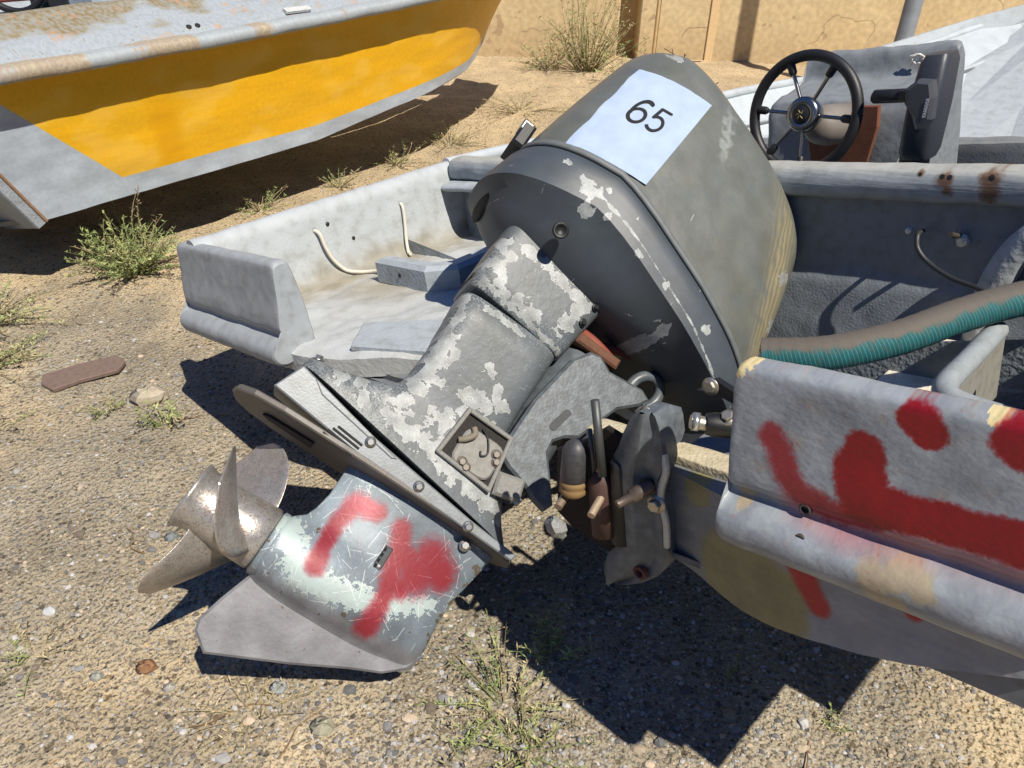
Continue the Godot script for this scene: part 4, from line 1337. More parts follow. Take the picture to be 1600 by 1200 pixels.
func yellow_skiff() -> void:
	var o := thing("yellow_skiff", "grey skiff with a broad yellow band along its flared side", "boat", yellow_xf)
	var yrect := Rect2(-0.35, -0.02, 4.0, 0.75)
	var w := 1400
	var h := 300
	var tex := picture(w, h, yrect, func(x, y, i):
		var n := nz(x * 5.0, y * 9.0)
		var n2 := nz(x * 40.0, y * 40.0)
		var v := 1.0 + n * 0.10 + n2 * 0.04
		var grey := rgb(164, 174, 184) * v
		var yel := rgb(222, 168, 22) * (1.0 + n2 * 0.04)
		yel = yel.lerp(rgb(226, 180, 70), smoothstep(-0.1, 0.45, nz(x * 3.0 + 5.0, y * 5.0)) * 0.7)
		yel = yel.lerp(rgb(212, 154, 4), smoothstep(0.10, 0.02, absf(x - 0.55 + (y - 0.3) * 0.12 + n * 0.02)) * smoothstep(0.42, 0.30, y) * 0.8)
		var low = chine_y(x) + 0.082 - maxf(0.0, x - 0.9) * 0.016
		var diag = 0.308 - (y - 0.113) * 1.05
		var k := smoothstep(-0.003, 0.003, y - low) * smoothstep(-0.003, 0.003, x - diag)
		return grey.lerp(yel, k))
	var uv := func(p: Vector3) -> Vector2: return Vector2((p.x + 0.35) / 4.0, (p.y + 0.02) / 0.75)
	var st := begin()
	shell(st, func(u, v):
		var k: float = v
		var x0 := -0.33 * k - 0.01
		var x := lerpf(x0, 3.55 + 0.45 * k, u)
		var y := lerpf(chine_y(x), sheer_y(x), k)
		return Vector3(x, y + nz(x * 2.0, y * 3.0) * 0.004, side_z(x, k) + nz(x * 1.5, y * 4.0 + 3.0) * 0.006), 120, 24, Vector3(0, 0.0, -0.02), uv)
	part("hull_side", done(st), uvmat(tex, 0.42, 0.0, "lumps", 0.12), o)
	var grey := mat(rgb(158, 168, 178), 0.6, 0, "grime", "grain", 0.4, 0.4)
	# bottom, from the chine in to the keel
	st = begin()
	shell(st, func(u, v):
		var x := lerpf(-0.02, 3.55, u)
		var zc := side_z(x, 0.0) - 0.004
		var end := -0.72
		var z := lerpf(zc, minf(end, zc - 0.02), v)
		return Vector3(x, chine_y(x) - 0.003 - v * (0.22 - 0.04 * x), z), 60, 12, Vector3(0, 0.02, 0))
	shell(st, func(u, v):
		var x := lerpf(-0.02, 3.2, u)
		return Vector3(x, chine_y(x) - 0.223 + 0.04 * x + v * 0.22, -0.74 - v * 0.72), 30, 8, Vector3(0, 0.02, 0))
	part("hull_bottom", done(st), mat(rgb(120, 122, 118), 0.7, 0, "grime"), o)
	# far side and transom
	st = begin()
	shell(st, func(u, v):
		var x := lerpf(-0.33 * v - 0.01, 3.55 + 0.45 * v, u)
		return Vector3(x, lerpf(chine_y(x), sheer_y(x) + 0.02, v), -1.46 - 0.2 * v + pow(maxf(0.0, x - 1.8), 2.0) * 0.25), 40, 8, Vector3(0, 0, 0.02))
	part("far_side", done(st), grey, o)
	st = begin()
	prism(st, [Vector2(0.0, 0.0), Vector2(0.06, 0.56), Vector2(-0.02, 0.58), Vector2(-0.10, 0.46), Vector2(-1.3, 0.46), Vector2(-1.36, 0.62), Vector2(-1.66, 0.62), Vector2(-1.46, 0.0), Vector2(-0.73, -0.23)], Vector3(0.0, 0, 0), Vector3(0, 0, 1), Vector3(-0.53, 1, 0), 0.004, 0.05, 0.006)
	part("stern_board", done(st), mat(rgb(150, 158, 166), 0.65, 0, "grime", "grain", 0.4, 0.4), o)
	# worn corner strip down the stern edge
	st = begin()
	tube(st, [Vector3(-0.005, 0.0, 0.0), Vector3(-0.11, 0.2, 0.020), Vector3(-0.22, 0.4, 0.041), Vector3(-0.31, 0.56, 0.058)], 0.007, 6)
	part("worn_corner", done(st), mat(rgb(150, 116, 88), 0.9, 0, "fine"), o)
	# moulded rub rail
	var rrect := Rect2(-0.4, 0, 4.4, 1)
	var f := PackedFloat32Array()
	var rt := picture(1500, 48, rrect, func(x, y, i):
		var n := nz(x * 6.0, y * 0.8)
		var n2 := nz(x * 60.0, y * 40.0)
		var c := rgb(150, 157, 160) * (1.0 + n2 * 0.10)
		var p := maxf(smoothstep(0.17, 0.10, absf(x - 0.09 + n * 0.09 + n2 * 0.04)), smoothstep(0.14, 0.08, absf(x - 0.56 + n * 0.09 + n2 * 0.04)))
		p = maxf(p, smoothstep(0.06, 0.02, absf(x - 1.02 + n * 0.05 + n2 * 0.03)))
		p = maxf(p, smoothstep(0.25, 0.5, n) * 0.6)
		if n2 * 0.7 + p > 0.55:
			c = c.lerp(rgb(150, 122, 94) if n2 > -0.1 else rgb(170, 154, 116), 0.65)
		if n2 > 0.5:
			c = c.lerp(rgb(120, 110, 98), 0.7)
		return c)
	var rings := []
	for i in 91:
		var x := lerpf(-0.36, 3.98, i / 90.0)
		var c := Vector3(x, sheer_y(x) + 0.01 + nz(x * 3.0, 3.0) * 0.004, side_z(x, 1.0) + 0.034)
		var ring := PackedVector3Array()
		for j in 20:
			var a := TAU * j / 20
			ring.append(c + Vector3(0, 0.028 * sq(sin(a), 3.0) + nz(x * 9.0, a) * 0.004, 0.056 * sq(cos(a), 3.0)))
		rings.append(ring)
	st = loft_uv(rings, 1.0, 1.0)
	var rm := StandardMaterial3D.new()
	rm.albedo_texture = rt
	rm.roughness = 0.7
	rm.cull_mode = BaseMaterial3D.CULL_DISABLED
	rm.uv1_scale = Vector3(1, 1, 1)
	var st2 := begin()
	loft(st2, rings, func(p: Vector3): return Vector2((p.x + 0.4) / 4.4, (p.z + p.y) * 3.0), true, true)
	part("rub_rail", done(st2), rm, o)
	# sloping gunwale inside the rail, stained brown
	var grect := Rect2(-0.4, 0, 4.4, 1)
	var gt := picture(1300, 140, grect, func(x, y, i):
		var n := nz(x * 3.5, y * 1.6)
		var n2 := nz(x * 44.0, y * 9.0)
		var c := rgb(142, 150, 156) * (1.0 + n2 * 0.09)
		var s := smoothstep(0.05, 0.5, y * 0.9 - 0.16 + n * 0.8 - smoothstep(0.7, 1.3, x) * 0.25)
		c = c.lerp(rgb(118, 102, 70), s * clampf(0.65 + n2 * 0.8, 0.0, 1.0))
		c = c.lerp(rgb(170, 132, 104), smoothstep(0.2, 0.5, nz(x * 6.0 + 9.0, y * 2.0)) * 0.6 * float(n2 > -0.15))
		if n2 > 0.48:
			c = c.lerp(rgb(110, 98, 78), 0.5)
		return c)
	st = begin()
	st.set_smooth_group(0)
	var gz := func(u: float, v: float) -> Vector3:
		var x := lerpf(-0.36, 3.9, u)
		var inb := 0.30 * v
		return Vector3(x, sheer_y(x) + 0.028 + 0.140 * pow(v, 0.8) - 0.02 * smoothstep(0.8, 1.0, v) + nz(x * 4.0, v * 3.0) * 0.006, side_z(x, 1.0) - inb)
	shell(st, gz, 110, 14, Vector3(0, -0.02, 0), func(p: Vector3):
		return Vector2((p.x + 0.4) / 4.4, clampf((side_z(p.x, 1.0) - p.z) / 0.30, 0.0, 1.0)))
	var gm := uvmat(gt, 0.75, 0.0, "lumps", 0.4)
	part("gunwale", done(st), gm, o)
	st = begin()
	shell(st, func(u, v): return Vector3(lerpf(-0.3, 2.1, u), lerpf(0.66, 0.12, v), lerpf(-0.16, -0.20, v)), 20, 6, Vector3(0, 0, 0.015))
	shell(st, func(u, v): return Vector3(lerpf(-0.3, 2.1, u), 0.12, lerpf(-0.19, -1.3, v)), 20, 10, Vector3(0, -0.015, 0))
	part("inner_floor", done(st), mat(rgb(158, 186, 190), 0.7, 0, "grime"), o)
	st = begin()
	for q in [Vector3(0.74, 0.0, 0.0), Vector3(0.78, 0.0, 0.0)]:
		var yy: float = sheer_y(q.x) + 0.055
		lathe(st, [Vector2(0.011, -0.01), Vector2(0.011, 0.004), Vector2(0.001, 0.005)], Vector3(q.x, yy, side_z(q.x, 1.0) - 0.035), Vector3(0, 0.9, 0.4), 10)
	part("rail_bolt", done(st), mat(rgb(26, 24, 22), 0.8, 0, ""), o)
	st = begin()
	box(st, Vector3(1.28, sheer_y(1.28) + 0.052, side_z(1.28, 1.0) - 0.02), Vector3(0.07, 0.008, 0.016), 0.003, Basis(Vector3.RIGHT, 0.4))
	part("cleat_strip", done(st), mat(rgb(196, 198, 196), 0.6, 0, "fine"), o)
	# console and wheel seen over the gunwale
	st = begin()
	box(st, Vector3(0.85, 0.52, -0.75), Vector3(0.20, 0.42, 0.22), 0.03)
	part("console", done(st), mat(rgb(176, 188, 198), 0.6, 0, "grime"), o)
	st = begin()
	box(st, Vector3(0.47, 0.74, -0.55), Vector3(0.065, 0.14, 0.05), 0.02)
	var cb := part("control_box", done(st), mat(rgb(36, 38, 42), 0.5, 0, "fine"), o)
	st = begin()
	var ring := []
	for k in 41:
		var a := TAU * k / 40
		ring.append(Vector3(0.31, 0.84, -0.48) + Vector3(0.09 * cos(a), 0.17 * sin(a), 0.13 * cos(a)))
	tube(st, ring, 0.014, 8)
	part("steering_wheel", done(st), mat(rgb(26, 27, 29), 0.5, 0, ""), o)
	st = begin()
	box(st, Vector3(0.3, 0.62, -1.5), Vector3(0.7, 0.03, 0.05), 0.01)
	part("red_rail", done(st), mat(rgb(142, 66, 52), 0.7, 0, "grime"), o)

# ------------------------------------------------------------------ ground
func ground_h(x: float, z: float) -> float:
	var h := nz(x * 0.9, z * 0.9) * 0.02 + nz(x * 5.0 + 9.0, z * 5.0) * 0.006
	var far_ := clampf((-z - 5.0) / 4.0, 0.0, 1.0)
	return h * (1.0 + far_ * 1.2)

func sandy(x: float, z: float) -> float:      # 0 grey gravel, 1 bare sand
	var s := 0.34 + nz(x * 0.8 + 3.0, z * 0.8) * 0.55 + nz(x * 3.2, z * 3.2 + 8.0) * 0.30
	s += smoothstep(-2.2, -4.2, z) * 0.55            # sand towards the yellow boat and the wall
	s -= exp(-Vector2(x - 0.35, (z + 1.05)).length_squared() * 3.0) * 0.45      # gravel off the stern
	s -= exp(-Vector2(x + 1.15, (z + 1.75) * 1.3).length_squared() * 3.0) * 0.35
	s += exp(-Vector2(x - 0.08, (z + 1.22)).length_squared() * 60.0) * 0.7
	s += exp(-Vector2(x + 0.75, (z + 1.15)).length_squared() * 9.0) * 0.35
	s += exp(-Vector2(x - 1.0, (z + 0.85)).length_squared() * 22.0) * 0.5
	return clampf(s, 0.0, 1.0)

func ground() -> void:
	var rect := Rect2(0, 0, 1, 1)
	var g := RandomNumberGenerator.new()
	g.seed = 77
	var w := 1024
	var stones := []
	var tone := {}
	for i in 5200:
		stones.append(Vector3(g.randf(), g.randf(), 0.0016 + pow(g.randf(), 3.0) * 0.006))
	var idx := PackedFloat32Array()
	idx.resize(w * w)
	var lit := PackedFloat32Array()
	lit.resize(w * w)
	for s in stones:
		var c := g.randf()
		var r: float = s.z * w
		var cx: float = s.x * w
		var cy: float = s.y * w
		for y in range(int(cy - r), int(cy + r) + 1):
			for x in range(int(cx - r), int(cx + r) + 1):
				var d := Vector2(x - cx, y - cy).length() / r + nz(x * 0.25, y * 0.25) * 0.5
				if d < 1.0:
					var o := posmod(y, w) * w + posmod(x, w)
					idx[o] = 1.0 + c
					lit[o] = d
	var t := picture(w, w, rect, func(x, y, i):
		var n := nz(x * 34.0, y * 34.0) * 0.5 + g.randf_range(-0.5, 0.5) * 0.42
		var v := 0.92 + n * 0.16
		var c := Color(v, v * 0.965, v * 0.90)
		if idx[i] > 0.5:
			var k := idx[i] - 1.0
			var b := 0.42 + k * 0.62
			var st := Color(b, b * 0.99, b * 0.98) if fmod(k * 7.0, 1.0) > 0.35 else Color(b * 1.02, b * 0.93, b * 0.80)
			c = c.lerp(st, 0.85)
		return c)
	var m := StandardMaterial3D.new()
	m.albedo_texture = t
	m.vertex_color_use_as_albedo = true
	m.roughness = 0.95
	m.normal_enabled = true
	m.normal_texture = tx["pits"]
	m.normal_scale = 0.9
	m.cull_mode = BaseMaterial3D.CULL_DISABLED
	var xs := []
	var zs := []
	var x := -2.6
	while x < 2.6:
		xs.append(x)
		x += 0.025
	for e in [2.6, 2.8, 3.1, 3.5, 4.0, 4.6, 5.4, 6.4, 8.0, 11.0, 16.0, 30.0, 80.0, 200.0]:
		xs.append(e)
		xs.push_front(-e)
	var z := 0.3
	while z > -4.2:
		zs.append(z)
		z -= 0.025
	while z > -9.2:
		zs.append(z)
		z -= 0.06
	for e in [-9.4, -10.0, -11.0, -13.0, -18.0, -30.0, -80.0, -200.0]:
		zs.append(e)
	for e in [0.5, 0.8, 1.2, 2.0, 4.0, 10.0, 40.0, 200.0]:
		zs.push_front(e)
	var sand := Color(0.50, 0.43, 0.31)
	var grit := Color(0.32, 0.30, 0.25)
	var far_sand := Color(0.55, 0.46, 0.325)
	var st := begin()
	st.set_smooth_group(0)
	var nx := xs.size()
	var hh := []
	for j in zs.size():
		for i in nx:
			var px: float = xs[i]
			var pz: float = zs[j]
			var c := grit.lerp(sand, smoothstep(0.15, 0.75, sandy(px, pz))).lerp(far_sand, smoothstep(-3.0, -6.5, pz) * 0.8)
			var v := 1.0 + nz(px * 2.3 + 40.0, pz * 2.3) * 0.30 + nz(px * 9.0, pz * 9.0 + 20.0) * 0.14
			st.set_color(Color(c.r * v, c.g * v, c.b * v))
			st.set_uv(Vector2(px, pz) / 0.92)
			st.add_vertex(Vector3(px, ground_h(px, pz), pz))
	for j in zs.size() - 1:
		for i in nx - 1:
			var a := j * nx + i
			for q in [a, a + nx, a + 1, a + 1, a + nx, a + nx + 1]:
				st.add_index(q)
	st.generate_normals()
	st.generate_tangents()
	struct("ground", st, m)

	# loose gravel: far past counting
	var groups := [[42000, 0.0013, 0.0033, "fine_gravel"], [7000, 0.003, 0.0062, "gravel"], [300, 0.007, 0.013, "pebbles"]]
	for q in groups:
		var mm := MultiMesh.new()
		mm.transform_format = MultiMesh.TRANSFORM_3D
		mm.use_colors = true
		mm.mesh = rock_mesh(1.0, 4 if q[3] == "pebbles" else 3, 5).commit()
		mm.instance_count = q[0]
		var i := 0
		while i < q[0]:
			var d := 0.55 + pow(rng.randf(), 1.7) * 5.2
			var a := rng.randf_range(-0.75, 0.75)
			var p := Vector2(sin(a) * d * 1.2, -cos(a) * d - 0.05)
			if rng.randf() > 0.22 + (1.0 - sandy(p.x, p.y)) * 0.9:
				continue
			var r := rng.randf_range(q[1], q[2]) * (0.7 + rng.randf() * 0.5)
			var b := Basis.from_euler(Vector3(rng.randf() * TAU, rng.randf() * TAU, rng.randf() * TAU)).scaled(Vector3(r * rng.randf_range(0.8, 1.4), r * rng.randf_range(0.5, 0.85), r))
			mm.set_instance_transform(i, Transform3D(b, Vector3(p.x, ground_h(p.x, p.y) + r * 0.12, p.y)))
			var v := 0.10 + pow(rng.randf(), 1.6) * 0.34
			var k := rng.randf()
			var c := Color(v, v * 0.98, v * 0.95)
			if k > 0.55:
				c = Color(v * 1.15, v * 0.93, v * 0.68)
			elif k > 0.50:
				c = Color(v * 0.96, v * 1.0, v * 1.0)
			mm.set_instance_color(i, c)
			i += 1
		var o := MultiMeshInstance3D.new()
		o.name = numbered(q[3])
		o.multimesh = mm
		var gm := mat(Color(1, 1, 1), 0.9, 0.0, "fine", "", 1.0, 0.02)
		gm.albedo_texture = null
		gm.vertex_color_use_as_albedo = true
		o.material_override = gm
		o.set_meta("kind", "stuff")
		tag(o, {"fine_gravel": "fine grey and tan grit strewn over the sandy ground", "gravel": "small grey gravel stones scattered under and around the motor", "pebbles": "larger rounded pebbles half sunk in the sandy ground"}[q[3]], "gravel")
		add_child(o)

func rock_mesh(r: float, nu: int, seed_: int) -> SurfaceTool:
	var st := begin()
	var rings := []
	var g := RandomNumberGenerator.new()
	g.seed = seed_
	var ns := nu + 3
	for i in nu + 1:
		var a := PI * (i + 0.25) / (nu + 0.5)
		var ring := PackedVector3Array()
		for j in ns:
			var b := TAU * j / ns
			var q := Vector3(sin(a) * cos(b), cos(a), sin(a) * sin(b)) * r
			ring.append(q * (1.0 + g.randf_range(-0.16, 0.16)))
		rings.append(ring)
	loft(st, rings, null, true, true, -1)
	return done(st)

# ------------------------------------------------------------------ wall and lamp post
func wall() -> void:
	var w := 1400
	var h := 420
	var rect := Rect2(-3.0, 0, 11.0, 3.3)
	var crack := []
	var g := RandomNumberGenerator.new()
	g.seed = 31
	for i in 22:
		var p := Vector2(g.randf_range(-2.5, 7.5), pow(g.randf(), 1.8) * 1.4)
		var a := g.randf_range(-0.5, 0.5) + (PI / 2 if g.randf() < 0.35 else 0.0)
		var r := g.randf_range(0.006, 0.0095)
		for k in g.randi_range(5, 22):
			var q := p + Vector2(cos(a), sin(a)) * 0.05
			crack.append_array(stroke([Vector3(p.x, p.y, r * 0.9), Vector3(q.x, q.y, r)], 0.006))
			p = q
			a += g.randf_range(-0.9, 0.9)
	var f := splat(w, h, rect, crack)
	var t := picture(w, h, rect, func(x, y, i):
		var n := nz(x * 1.6, y * 1.6)
		var c := rgb(202, 182, 142).lerp(rgb(194, 172, 132), clampf(0.5 + n * 1.2, 0, 1))
		c = c.lerp(rgb(168, 144, 110), smoothstep(0.40, 0.0, y + n * 0.3) * 0.5)
		var v := 1.0 + nz(x * 14.0, y * 14.0) * 0.10
		c = Color(c.r * v, c.g * v, c.b * v)
		var e := nz(x * 3.0 + 50.0, y * 3.0)
		if e > 0.50 and y < 0.5:
			c = c.lerp(rgb(150, 124, 96), 0.55)
		return c.lerp(rgb(84, 66, 48), smoothstep(0.1, 0.7, f[i]) * 0.42))
	var m := uvmat(t, 0.95)
	var uv := func(p: Vector3): return Vector2((p.x + 3.0) / 11.0 + p.z * 0.02, p.y / 3.3)
	var o := thing("perimeter_wall", "tan stucco wall with cracked plaster and one dark recess, behind the boats", "wall", Transform3D(Basis.IDENTITY, Vector3(0.0, 0, -8.1)))
	var st := begin()
	for e in [[-60.0, 0.94], [1.135, 60.0]]:
		prism(st, [Vector2(e[0], -0.15), Vector2(e[1], -0.15), Vector2(e[1], 3.2), Vector2(e[0], 3.2)], Vector3.ZERO, Vector3.RIGHT, Vector3.UP, -0.5, 0.0, 0.012, uv)
	part("wall_panel", done(st), m, o)
	st = begin()
	prism(st, [Vector2(0.9, -0.15), Vector2(1.2, -0.15), Vector2(1.2, 3.19), Vector2(0.9, 3.19)], Vector3.ZERO, Vector3.RIGHT, Vector3.UP, -0.49, -0.34, 0.01, uv)
	part("recess_back", done(st), m, o)
	for e in [[1.285, 1.30, 0.006, "joint_strip", rgb(168, 134, 86)], [1.318, 1.328, 0.005, "joint_strip", rgb(190, 158, 108)], [1.80, 1.872, 0.016, "corner_batten", rgb(228, 198, 150)]]:
		st = begin()
		prism(st, [Vector2(e[0], 0.0), Vector2(e[1], 0.0), Vector2(e[1], 3.1), Vector2(e[0], 3.1)], Vector3.ZERO, Vector3.RIGHT, Vector3.UP, -0.01, e[2], 0.003)
		part(e[3], done(st), mat(e[4], 0.9, 0, "fine"), o)
	var pole := thing("lamp_post", "grey painted steel post rising in front of the tan wall", "post", Transform3D(Basis.IDENTITY, Vector3(3.13, 0, -6.85)))
	st = begin()
	lathe(st, [Vector2(0.085, -0.1), Vector2(0.085, 0.04), Vector2(0.07, 0.06), Vector2(0.068, 3.2), Vector2(0.06, 4.6)], Vector3.ZERO, Vector3.UP, 20)
	part("shaft", done(st), mat(rgb(126, 132, 138), 0.55, 0.1, "grime", "", 1, 0.6), pole)
	st = begin()
	box(st, Vector3(0, 0.01, 0), Vector3(0.16, 0.012, 0.16), 0.003)
	part("base_plate", done(st), mat(rgb(110, 112, 114), 0.6, 0.2, "grime"), pole)

# ------------------------------------------------------------------ things lying on or fixed to others
func digit_mask(p: Vector2) -> float:          # "65" with x right, y down, height 1, baseline at 1
	var d := 9.0
	# 6, centred at x 0.30
	var c := Vector2(0.30, 0.68)
	var q := Vector2((p.x - c.x) / 0.225, (p.y - c.y) / 0.27)
	d = minf(d, absf(q.length() - 1.0) * 0.235)
	var a := Vector2((p.x - 0.335) / 0.26, (p.y - 0.50) / 0.455)
	if p.y < 0.68 and (p.x < 0.34 or p.y < 0.16) and p.x < 0.51:
		var ang := atan2(a.y, a.x)
		if ang < -0.85 or ang > 2.2:
			d = minf(d, absf(a.length() - 1.0) * 0.30)
	# 5, from x 0.66
	d = minf(d, seg(p, Vector2(0.78, 0.07), Vector2(1.09, 0.07)))
	d = minf(d, seg(p, Vector2(0.78, 0.07), Vector2(0.73, 0.47)))
	var b := Vector2((p.x - 0.895) / 0.225, (p.y - 0.655) / 0.275)
	var an := atan2(b.y, b.x)
	if an > -2.45 and an < 2.55:
		d = minf(d, absf(b.length() - 1.0) * 0.245)
	return d

func seg(p: Vector2, a: Vector2, b: Vector2) -> float:
	return p.distance_to(Geometry2D.get_closest_point_to_segment(p, a, b))

func loose_things() -> void:
	# --- sheet of paper taped round the engine cover
	var rect := Rect2(0, 0, 1, 1.414)
	var t := picture(620, 876, rect, func(x, y, i):
		var v := 0.86 + nz(x * 3.0, y * 3.0) * 0.04
		var c := Color(v * 0.69, v * 0.77, v * 0.88)
		var d := digit_mask(Vector2((x - 0.25) / 0.39, (y - 0.42) / 0.39))
		return c.lerp(Color(0.035, 0.035, 0.04), smoothstep(0.062, 0.046, d)))
	var corner := [Vector2(0.073, -1.060), Vector2(-0.097, -1.066), Vector2(-0.058, -0.781), Vector2(0.120, -0.776)]
	var o := thing("paper_notice", "white sheet of paper printed 65 stuck round the motor's engine cover", "paper notice", motor_xf)
	var st := begin()
	st.set_smooth_group(0)
	var g := []
	for j in 37:
		var row := []
		for i in 31:
			var u := i / 30.0
			var v := j / 36.0
			var q: Vector2 = corner[0].lerp(corner[1], u).lerp(corner[3].lerp(corner[2], u), v)
			var s := cowl_s(q.x, q.y)
			var lift := 0.0035 + 0.0025 * absf(nz(u * 3.0, v * 2.5 + 7.0)) + 0.003 * smoothstep(0.25, 0.0, u) * absf(sin(v * 9.0))
			row.append([Vector3(q.x + lift * smoothstep(0.5, 0.0, u), q.y, s + lift), Vector2(u, v)])
		g.append(row)
	for j in 36:
		for i in 30:
			for e in [[j, i], [j, i + 1], [j + 1, i + 1], [j, i], [j + 1, i + 1], [j + 1, i]]:
				st.set_uv(g[e[0]][e[1]][1])
				st.add_vertex(g[e[0]][e[1]][0])
	part("sheet", done(st), uvmat(t, 0.8), o)

	# --- green suction hose lying in the skiff
	var path := spline([Vector3(1.577, 0.080, -0.315), Vector3(1.664, 0.082, -0.363), Vector3(1.742, 0.092, -0.445), Vector3(1.804, 0.108, -0.54), Vector3(1.873, 0.122, -0.62), Vector3(2.0, 0.13, -0.75), Vector3(2.18, 0.12, -0.88)], 16)
	var n: int = path.size()
	var rings := []
	for i in n:
		var tt: Vector3 = (path[mini(i + 1, n - 1)] - path[maxi(i - 1, 0)]).normalized()
		var up := (Vector3(0.02, 1, -0.15) - tt * Vector3(0.02, 1, -0.15).dot(tt)).normalized()
		var side := tt.cross(up)
		var ring := PackedVector3Array()
		for j in 40:
			var a := TAU * j / 40
			ring.append(path[i] + (up * cos(a) + side * sin(a)) * (0.0285 + 0.0004 * sin(i * 2.1)))
		rings.append(ring)
	var hose_t := picture(400, 2000, Rect2(0, 0, 1, 1), func(x, y, i):
		var ph := fposmod(y * 112.0 - x * 7.0, 1.0)
		var n2 := nz(x * 60.0, y * 600.0)
		var c := rgb(10, 80, 84) * (1.0 + nz(x * 6.0, y * 60.0) * 0.18)
		c = c.lerp(rgb(10, 74, 80), smoothstep(0.4, 1.0, absf(ph - 0.5) * 2.0) * 0.4)
		if absf(ph - 0.5) < 0.06:
			c = c.lerp(rgb(132, 178, 176), 0.5)
		var a := minf(x, 1.0 - x)              # settled dust lies over one side of the hose
		var d := smoothstep(0.205, 0.15, a + nz(x * 5.0, y * 26.0) * 0.05 + n2 * 0.03)
		var film := smoothstep(0.1, 0.5, nz(x * 8.0, y * 40.0 + 5.0)) * 0.35
		return c.lerp(rgb(86, 80, 73) * (1.0 + n2 * 0.22), maxf(d, film)))
	var ho := thing("green_hose", "thick green ribbed hose with brown dust along its top, lying across the skiff", "hose", boat_xf)
	part("hose_body", loft_uv(rings, 1.0, 1.0), uvmat(hose_t, 0.75), ho)
	st = begin()
	lathe(st, [Vector2(0.0284, 0.0), Vector2(0.0245, -0.0005), Vector2(0.024, 0.03), Vector2(0.001, 0.031)], path[0], path[1] - path[0], 32)
	part("hose_bore", done(st), mat(rgb(12, 34, 34), 0.8, 0, ""), ho)

	# --- white rope through the side wall, black cable from the bulkhead
	st = begin()
	tube(st, spline([Vector3(0.098, 0.158, -0.384), Vector3(0.112, 0.145, -0.392), Vector3(0.116, 0.10, -0.40), Vector3(0.118, 0.058, -0.416), Vector3(0.128, 0.020, -0.445), Vector3(0.160, 0.009, -0.475), Vector3(0.20, 0.009, -0.50), Vector3(0.25, 0.010, -0.50)], 8), 0.0058, 8)
	var rp := mat(rgb(214, 208, 194), 0.85, 0, "fine", "grain", 0.6, 0.02)
	tag(part("white_rope", done(st), rp, self), "white rope hanging in a curve from a hole and running down to the floor tray", "rope")
	get_node("white_rope").transform = boat_xf
	st = begin()
	tube(st, spline([Vector3(0.098, 0.163, -0.710), Vector3(0.110, 0.150, -0.710), Vector3(0.113, 0.10, -0.705), Vector3(0.118, 0.05, -0.695), Vector3(0.135, 0.012, -0.682), Vector3(0.15, 0.008, -0.678)], 8), 0.0054, 8)
	tag(part("white_rope", done(st), rp, self), "short white rope hanging straight down the side wall, nearer the bulkhead", "rope")
	get_node("white_rope_001").transform = boat_xf
	st = begin()
	tube(st, spline([Vector3(1.602, 0.125, -0.955), Vector3(1.604, 0.125, -0.92), Vector3(1.612, 0.100, -0.905), Vector3(1.640, 0.075, -0.895), Vector3(1.690, 0.058, -0.87), Vector3(1.75, 0.052, -0.84), Vector3(1.79, 0.05, -0.80)], 8), 0.0052, 8)
	tag(part("black_cable", done(st), mat(rgb(44, 46, 48), 0.5, 0, ""), self), "black cable curling out of the bulkhead down behind the green hose", "cable")
	get_node("black_cable").transform = boat_xf

	clamp_and_steering()

	# --- stones and a broken board on the ground
	var sm := mat(rgb(176, 166, 150), 0.9, 0, "grime", "pits", 1.0, 0.08)
	var sizes := [[-1.17, -2.04, 0.052, rgb(178, 168, 150), "pale rough stone lying left of the motor's shadow"], [-0.765, -1.035, 0.020, rgb(140, 104, 74), "small brown flat stone in front of the skeg"], [-0.86, -1.01, 0.013, rgb(156, 158, 148), "small pale grey pebble at the bottom left"], [-0.70, -0.99, 0.012, rgb(170, 168, 160), "tiny pale pebble below the brown stone"], [-0.64, -1.55, 0.016, rgb(120, 132, 140), "blue-grey pebble just behind the propeller"], [-0.86, -1.42, 0.016, rgb(122, 128, 130), "grey pebble lying left of the propeller tip"], [-0.47, -0.99, 0.017, rgb(150, 156, 156), "pale pebble in the skeg's shadow"], [-0.36, -0.905, 0.022, rgb(164, 160, 140), "flat pale stone below the skeg's shadow"]]
	for i in sizes.size():
		var e = sizes[i]
		st = begin()
		var rk := rock_mesh(e[2], 7, 40 + i).commit()
		st.append_from(rk, 0, Transform3D(Basis(Vector3.UP, i * 1.3).scaled(Vector3(1.15, 0.55, 0.9)), Vector3.ZERO))
		var s := part("stone", st, mat(e[3], 0.9, 0, "grime", "pits", 1.0, 0.05), self)
		s.position = Vector3(e[0], ground_h(e[0], e[1]) + e[2] * 0.25, e[1])
		tag(s, e[4], "stone")
	st = begin()
	prism(st, [Vector2(-0.13, -0.055), Vector2(-0.02, -0.062), Vector2(0.10, -0.05), Vector2(0.12, 0.01), Vector2(0.09, 0.055), Vector2(-0.03, 0.05), Vector2(-0.11, 0.062), Vector2(-0.14, 0.0)], Vector3.ZERO, Vector3.RIGHT, Vector3.BACK, -0.008, 0.008, 0.003)
	var bd := part("broken_board", done(st), mat(rgb(112, 94, 86), 0.85, 0, "grime", "grain", 0.8, 0.15), self)
	bd.transform = Transform3D(Basis(Vector3.UP, 0.55) * Basis(Vector3.BACK, 0.06), Vector3(-1.43, 0.014, -2.17))
	tag(bd, "flat broken piece of purplish brown board on the ground", "board")
